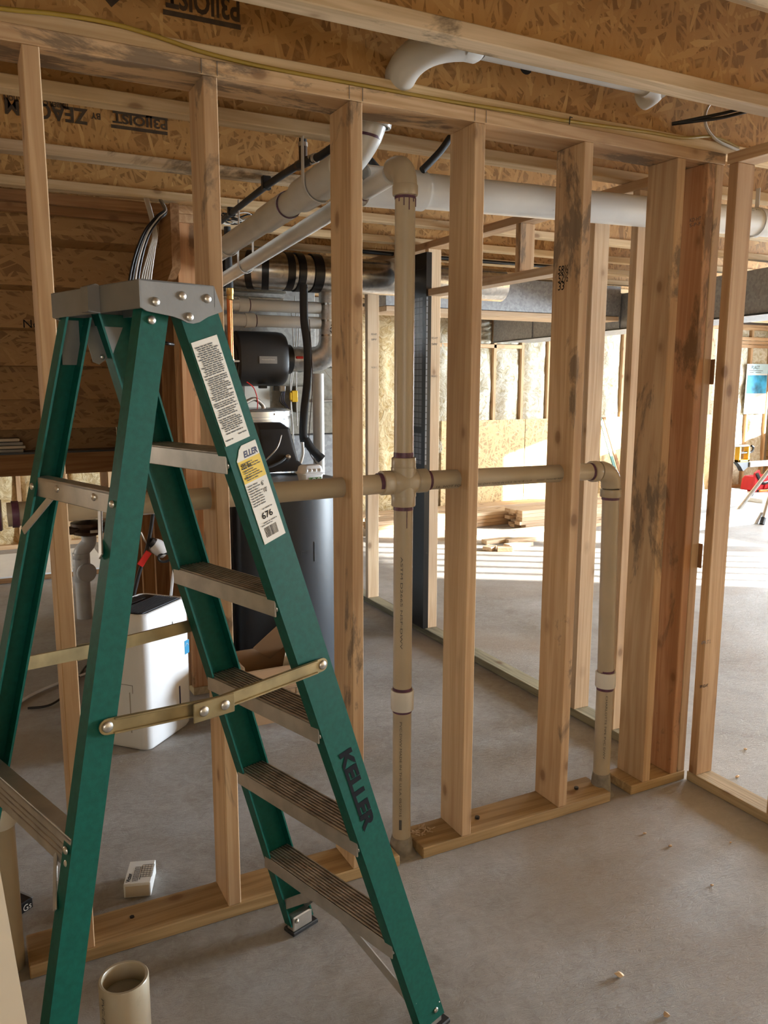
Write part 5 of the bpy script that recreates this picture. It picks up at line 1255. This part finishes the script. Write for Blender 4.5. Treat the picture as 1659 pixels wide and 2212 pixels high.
# ================================================================== THE BRIGHT ROOM BEYOND
td = thing('trunk_duct', (5.1, 3.6, 2.0), 'large grey rectangular trunk duct hung below the joists of the far room', 'duct')
ta, tb = Vector((4.655, 1.35, 2.0)), Vector((5.60, 5.95, 2.0)); tdir = (tb-ta).normalized(); tsd = Vector((tdir.y, -tdir.x, 0))
obj('body', MB().obox((ta+tb)/2+tsd*.26+Z*.145, ((tb-ta).length, .52, .29), (tdir, tsd, Z), .004), M['duct'], td)
for f in (.10, .42, .78):
    p = ta+(tb-ta)*f; obj('seam_bar', MB().obox(p+tsd*-.006+Z*.145, (.035, .014, .30), (tdir, tsd, Z), .003), M['duct'], td)
obj('gasket_line', MB().obox((ta+tb)/2-tsd*.004+Z*-.004, ((tb-ta).length, .02, .012), (tdir, tsd, Z)), M['tape'], td)
bd = thing('branch_duct', (4.1, 3.4, 2.09), 'grey rectangular branch duct over the door header, running left from the trunk duct', 'duct')
obj('body', MB().box(2.75, 4.98, 3.2, 3.55, 2.092, 2.34, .004), M['duct'], bd)
obj('bottom_rail', MB().box(2.75, 4.96, 3.19, 3.56, 2.052, 2.090, .003), M['pine_pale_x'], bd)

def lumber(x0, x1, y0, y1, z0, z1, mat='pine_pale_x', label='', group=None, cat='lumber', name='lumber_board'):
    return solo(name, MB().box(x0, x1, y0, y1, z0, z1, .003), M[mat], label, cat, group)
random.seed(21)
WORDS = ('lowest', 'second', 'third', 'fourth', 'topmost')
for j in range(3):
    for k in range(4):
        dx = random.uniform(-.03, .03)
        lumber(3.6+dx, 5.40+dx-.03*j, 5.02+j*.092, 5.108+j*.092, .001+k*.0385, .0385+k*.0385, 'pine_x' if k < 3 else 'pine_pale_x', 'two by four in the left lumber stack, %s row, %s layer' % (('front', 'middle', 'back')[j], WORDS[k] if k < 3 else 'topmost'), 'two by fours in the left lumber stack')
for j in range(3):
    for k in range(5):
        dx = random.choice((-.05, -.02, .0, .03))
        lumber(5.19+dx, 7.35+dx, 4.72+j*.092, 4.808+j*.092, .001+k*.0385, .0385+k*.0385, 'pine_pale_x', 'two by four with a sawn end in the right lumber stack, %s row, %s layer' % (('front', 'middle', 'back')[j], WORDS[k]), 'two by fours in the right lumber stack')
for j in range(2):
    for k in range(3):
        lumber(3.4, 7.2, 5.55+j*.14, 5.685+j*.14, .001+k*.0385, .0385+k*.0385, 'pine_pale_x', 'long plank along the foot of the far wall, %s row, %s layer' % (('front', 'back')[j], ('lowest', 'middle', 'topmost')[k]), 'planks along the far wall')
lumber(4.2, 6.6, 4.46, 4.60, .001, .039, 'pine_pale_x', 'long pale plank lying on the floor in front of the two lumber stacks')
for i, (px, py, L, rot, n) in enumerate(((1075, 1172, .32, .0, 'largest pale offcut'), (1130, 1170, .38, -.1, 'long sunlit offcut'), (1058, 1188, .12, .5, 'small square offcut'), (1090, 1190, .14, -.5, 'slanted offcut'), (1120, 1181, .30, .1, 'low sunlit offcut'))):
    p = at(px, py, z=0); a = Vector((math.cos(rot), math.sin(rot), 0)); b = Vector((-a.y, a.x, 0))
    solo('wood_offcut', MB().obox(p+Z*.020, (L, .089, .038), (a, b, Z), .002), M['pine_pale_x'], n+' of lumber on the sunlit floor beyond the third stud', 'offcut')
for k in range(3):
    lumber(6.75-.08*k, 7.84-.02*k, 3.80, 4.10-.02*k, .001+k*.042, .041+k*.042, 'white_matte', 'white trim board, %s of three on the floor by the saw stand leg' % ('lowest', 'middle', 'uppermost')[k], None, 'board', 'trim_board')
for k in range(5):
    lumber(7.2, 8.72+.012*(k % 2), 4.78, 5.05, .001+k*.039, .038+k*.039, 'white_matte', 'white trim board, %s in the stack behind the saw stand' % WORDS[k], None, 'board', 'trim_board')
pn = thing('marked_panel', (9.4, 5.0, 0), 'white panel with scribbled marks lying under the red tools at the right', 'panel')
obj('panel', MB().box(9.05, 10.4, 4.80, 5.62, .0, .05, .003), M['white_matte'], pn)
lettering('scribble', 'WR  ~A', (9.2, 4.799, .012), X, Z, .35, .03, M['ink'], pn, .001)
# saw stand
ss = thing('saw_stand', (7.75, 3.9, 0), 'aluminium saw stand with a yellow work support, at the right edge beyond the studs', 'saw stand')
bz = .652
obj('beam', MB().box(7.56, 9.6, 3.85, 3.95, bz-.025, bz+.03, .006), M['alu'], ss)
obj('end_bracket', MB().prism([(0, 0), (.20, 0), (.17, -.06), (.10, -.10), (.06, -.05)], (7.38, 3.87, bz+.035), X, Z, Y, .06), M['black'], ss)
ys = obj('work_support', MB().box(7.40, 7.43, 3.87, 3.93, bz+.035, bz+.20, .004).box(7.54, 7.57, 3.87, 3.93, bz+.035, bz+.20, .004).box(7.40, 7.57, 3.87, 3.93, bz+.035, bz+.062, .004), M['yellow'], ss)
obj('clamp_bar', MB().box(7.44, 7.60, 3.88, 3.92, bz+.125, bz+.145, .003).tube(arc((7.60, 3.90, bz+.135), (7.655, 3.90, bz+.14), (7.65, 3.90, bz+.21), .05, 6)+[Vector((7.62, 3.90, bz+.205))], .012, 8), M['black'], ys)
obj('top_roller', MB().tube([(7.34, 3.9, bz+.212), (7.57, 3.9, bz+.208)], .014, 10), M['alu'], ys, 40)
lgx = Vector((7.70, 3.752, .02))
for d in (Vector((.34, .11, .60)),):
    lg = obj('leg', MB().tube([lgx, lgx+d], .022, 14), M['alu'], ss, 40)
    obj('rubber_foot', MB().tube([lgx-d.normalized()*.022, lgx+d.normalized()*.06], .027, 14), M['rubber'], lg, 40)
lgy = Vector((7.82, 4.22, .02)); d = Vector((.2, -.30, .60)); lg = obj('leg', MB().tube([lgy, lgy+d], .022, 14), M['alu'], ss, 40); obj('rubber_foot', MB().tube([lgy-d.normalized()*.022, lgy+d.normalized()*.06], .027, 14), M['rubber'], lg, 40)
for s in (-1, 1):
    a = Vector((9.4, 3.9+.16*s, .02)); lg = obj('leg', MB().tube([a, Vector((9.2, 3.9, .63))], .022, 14), M['alu'], ss, 40)
# tool bag and tools
tb_ = thing('tool_bag', (9.85, 5.50, .05), 'red and black open tool bag on the white panel at the right edge', 'bag')
bq = Vector((9.55, 5.30, .051))
mb = MB(); loft(mb, [[bq+X*p+Y*q+Z*z for p, q in rrect(0+i, .62-i, 0+i, .28-i, .05)] for z, i in ((0, .02), (.02, 0), (.16, .01), (.20, .03), (.14, .05))]); obj('body', mb, M['red'], tb_, 40)
obj('side_pocket', MB().prism([(0, 0), (.22, 0), (.20, .08), (.11, .12), (.02, .08)], bq+Vector((.14, -.02, .04)), X, Z, Y, .02), M['red'], tb_)
obj('flap', MB().prism([(0, 0), (.05, .0), (.14, .16), (.08, .30), (.0, .26)], bq+Vector((-.05, -.012, .005)), X, Z, Y, .03), M['red'], tb_)
obj('trim', MB().tube(spline([bq+Vector((-.04, -.03, .26)), bq+Vector((.02, -.03, .18)), bq+Vector((.10, -.03, .12)), bq+Vector((.28, -.03, .14)), bq+Vector((.45, -.03, .10)), bq+Vector((.62, -.03, .13))], 6), .022, 8), M['black'], tb_, 40)
obj('base', MB().box(bq.x+.02, bq.x+.60, bq.y-.012, bq.y+.28, .051, .085, .008), M['black'], tb_)
solo('tool_case', MB().obox(Vector((9.95, 5.10, .115)), (.34, .16, .125), None, .03), M['red_tag'], 'red plastic tool case lying before the tool bag', 'case')
solo('orange_tool', MB().tube(spline([(9.52, 5.22, .08), (9.70, 5.18, .085), (9.86, 5.20, .08)], 6), [.016]*5+[.024]*8, 12), M['orange'], 'orange handled tool lying before the tool bag', 'tool', None, 40)
solo('caulk_tube', MB().tube([(9.10, 5.02, .085), (9.33, 5.18, .085), (9.40, 5.225, .085)], [.030, .030, .008], 16), M['lid'], 'grey sealant tube lying on the white panel', 'tube', None, 40)
# insulation roll at the far wall
hp = MB(); vs = []; nn, mm = 26, 14
for j in range(mm+1):
    for i in range(nn):
        a = 2*PI*i/nn; v = j/mm; r = (.24-.10*v)*(1+.22*noise.noise(Vector((math.cos(a)*2, math.sin(a)*2, v*4))))
        vs.append(Vector((8.72+r*1.1*math.cos(a), 5.72+r*.65*math.sin(a), .002+.86*v)))
hp.quadmesh(vs, [(j*nn+i, j*nn+(i+1) % nn, (j+1)*nn+(i+1) % nn, (j+1)*nn+i) for j in range(mm) for i in range(nn)]+[tuple(reversed(range(nn))), tuple(range(mm*nn, mm*nn+nn))])
solo('insulation_roll', hp, M['batt'], 'crumpled pale roll of insulation standing against the far wall', 'insulation', None, 180)
for k, (px0, mt, nm) in enumerate(((1303, 'teal_rod', 'dark green'), (1312, 'brown_z', 'brown'))):
    a = at(px0, 902, y=5.90); b = Vector((a.x+.24, 5.70, .01))
    solo('leaning_strip', MB().bar(b, a+Vector((0, .06, .0)), .045, .012, (0, -1, .2), .002), M[mt], nm+' strip leaning on the strand board wall beyond the fourth stud', 'strip')
# printed sheet and boarding at the far right of the far wall
w1 = at(1614, 786, y=5.97); w2_ = at(1651, 893, y=5.97)
ps = thing('printed_sheet', (w1.x, 5.97, w2_.z), 'blue and white printed sheet hanging on the studs at the far right', 'sheet')
obj('sheet', MB().box(w1.x, w2_.x, 5.965, 5.972, w2_.z, w1.z), M['white_matte'], ps)
obj('title_band', MB().box(w1.x, w2_.x, 5.963, 5.965, w1.z-.14, w1.z), M['sky_print'], ps)
obj('blue_panel', MB().box(w1.x+.02, w2_.x-.01, 5.962, 5.965, w1.z-.42, w1.z-.16), M['blue_print'], ps)
lettering('title_lettering', 'PLAGT', (w1.x+.09, 5.963, w1.z-.075), X, Z, .17, .05, M['ink'], ps, .001)
lines('print', [(.04, .33, -.10, .008), (.06, .14, -.125, .008), (.18, .30, -.125, .008)], Vector((w1.x, 5.9625, w1.z)), X, Z, M['ink_soft'], ps, .001)
# rows of boards stacked as blocking above it
for k in range(3):
    obj('window_header', MB().box(9.66, 10.78, YB-.015-.004*k, YB+.0, 2.02+k*.052, 2.066+k*.052, .002), M['pine_x'], wb_)
# white sheet on sleepers beyond the stairs
sh = thing('white_panel_sheet', (-.2, 5.1, 0), 'large pale board lying on timber sleepers beyond the stair landing', 'board')
obj('sheet', MB().box(-1.6, .95, 4.62, 5.52, .042, .056, .002), M['white_matte'], sh)
for y in (4.63, 5.05, 5.45): obj('sleeper', MB().box(-1.6, .95, y, y+.04, .001, .041, .002), M['brown_x'], sh)
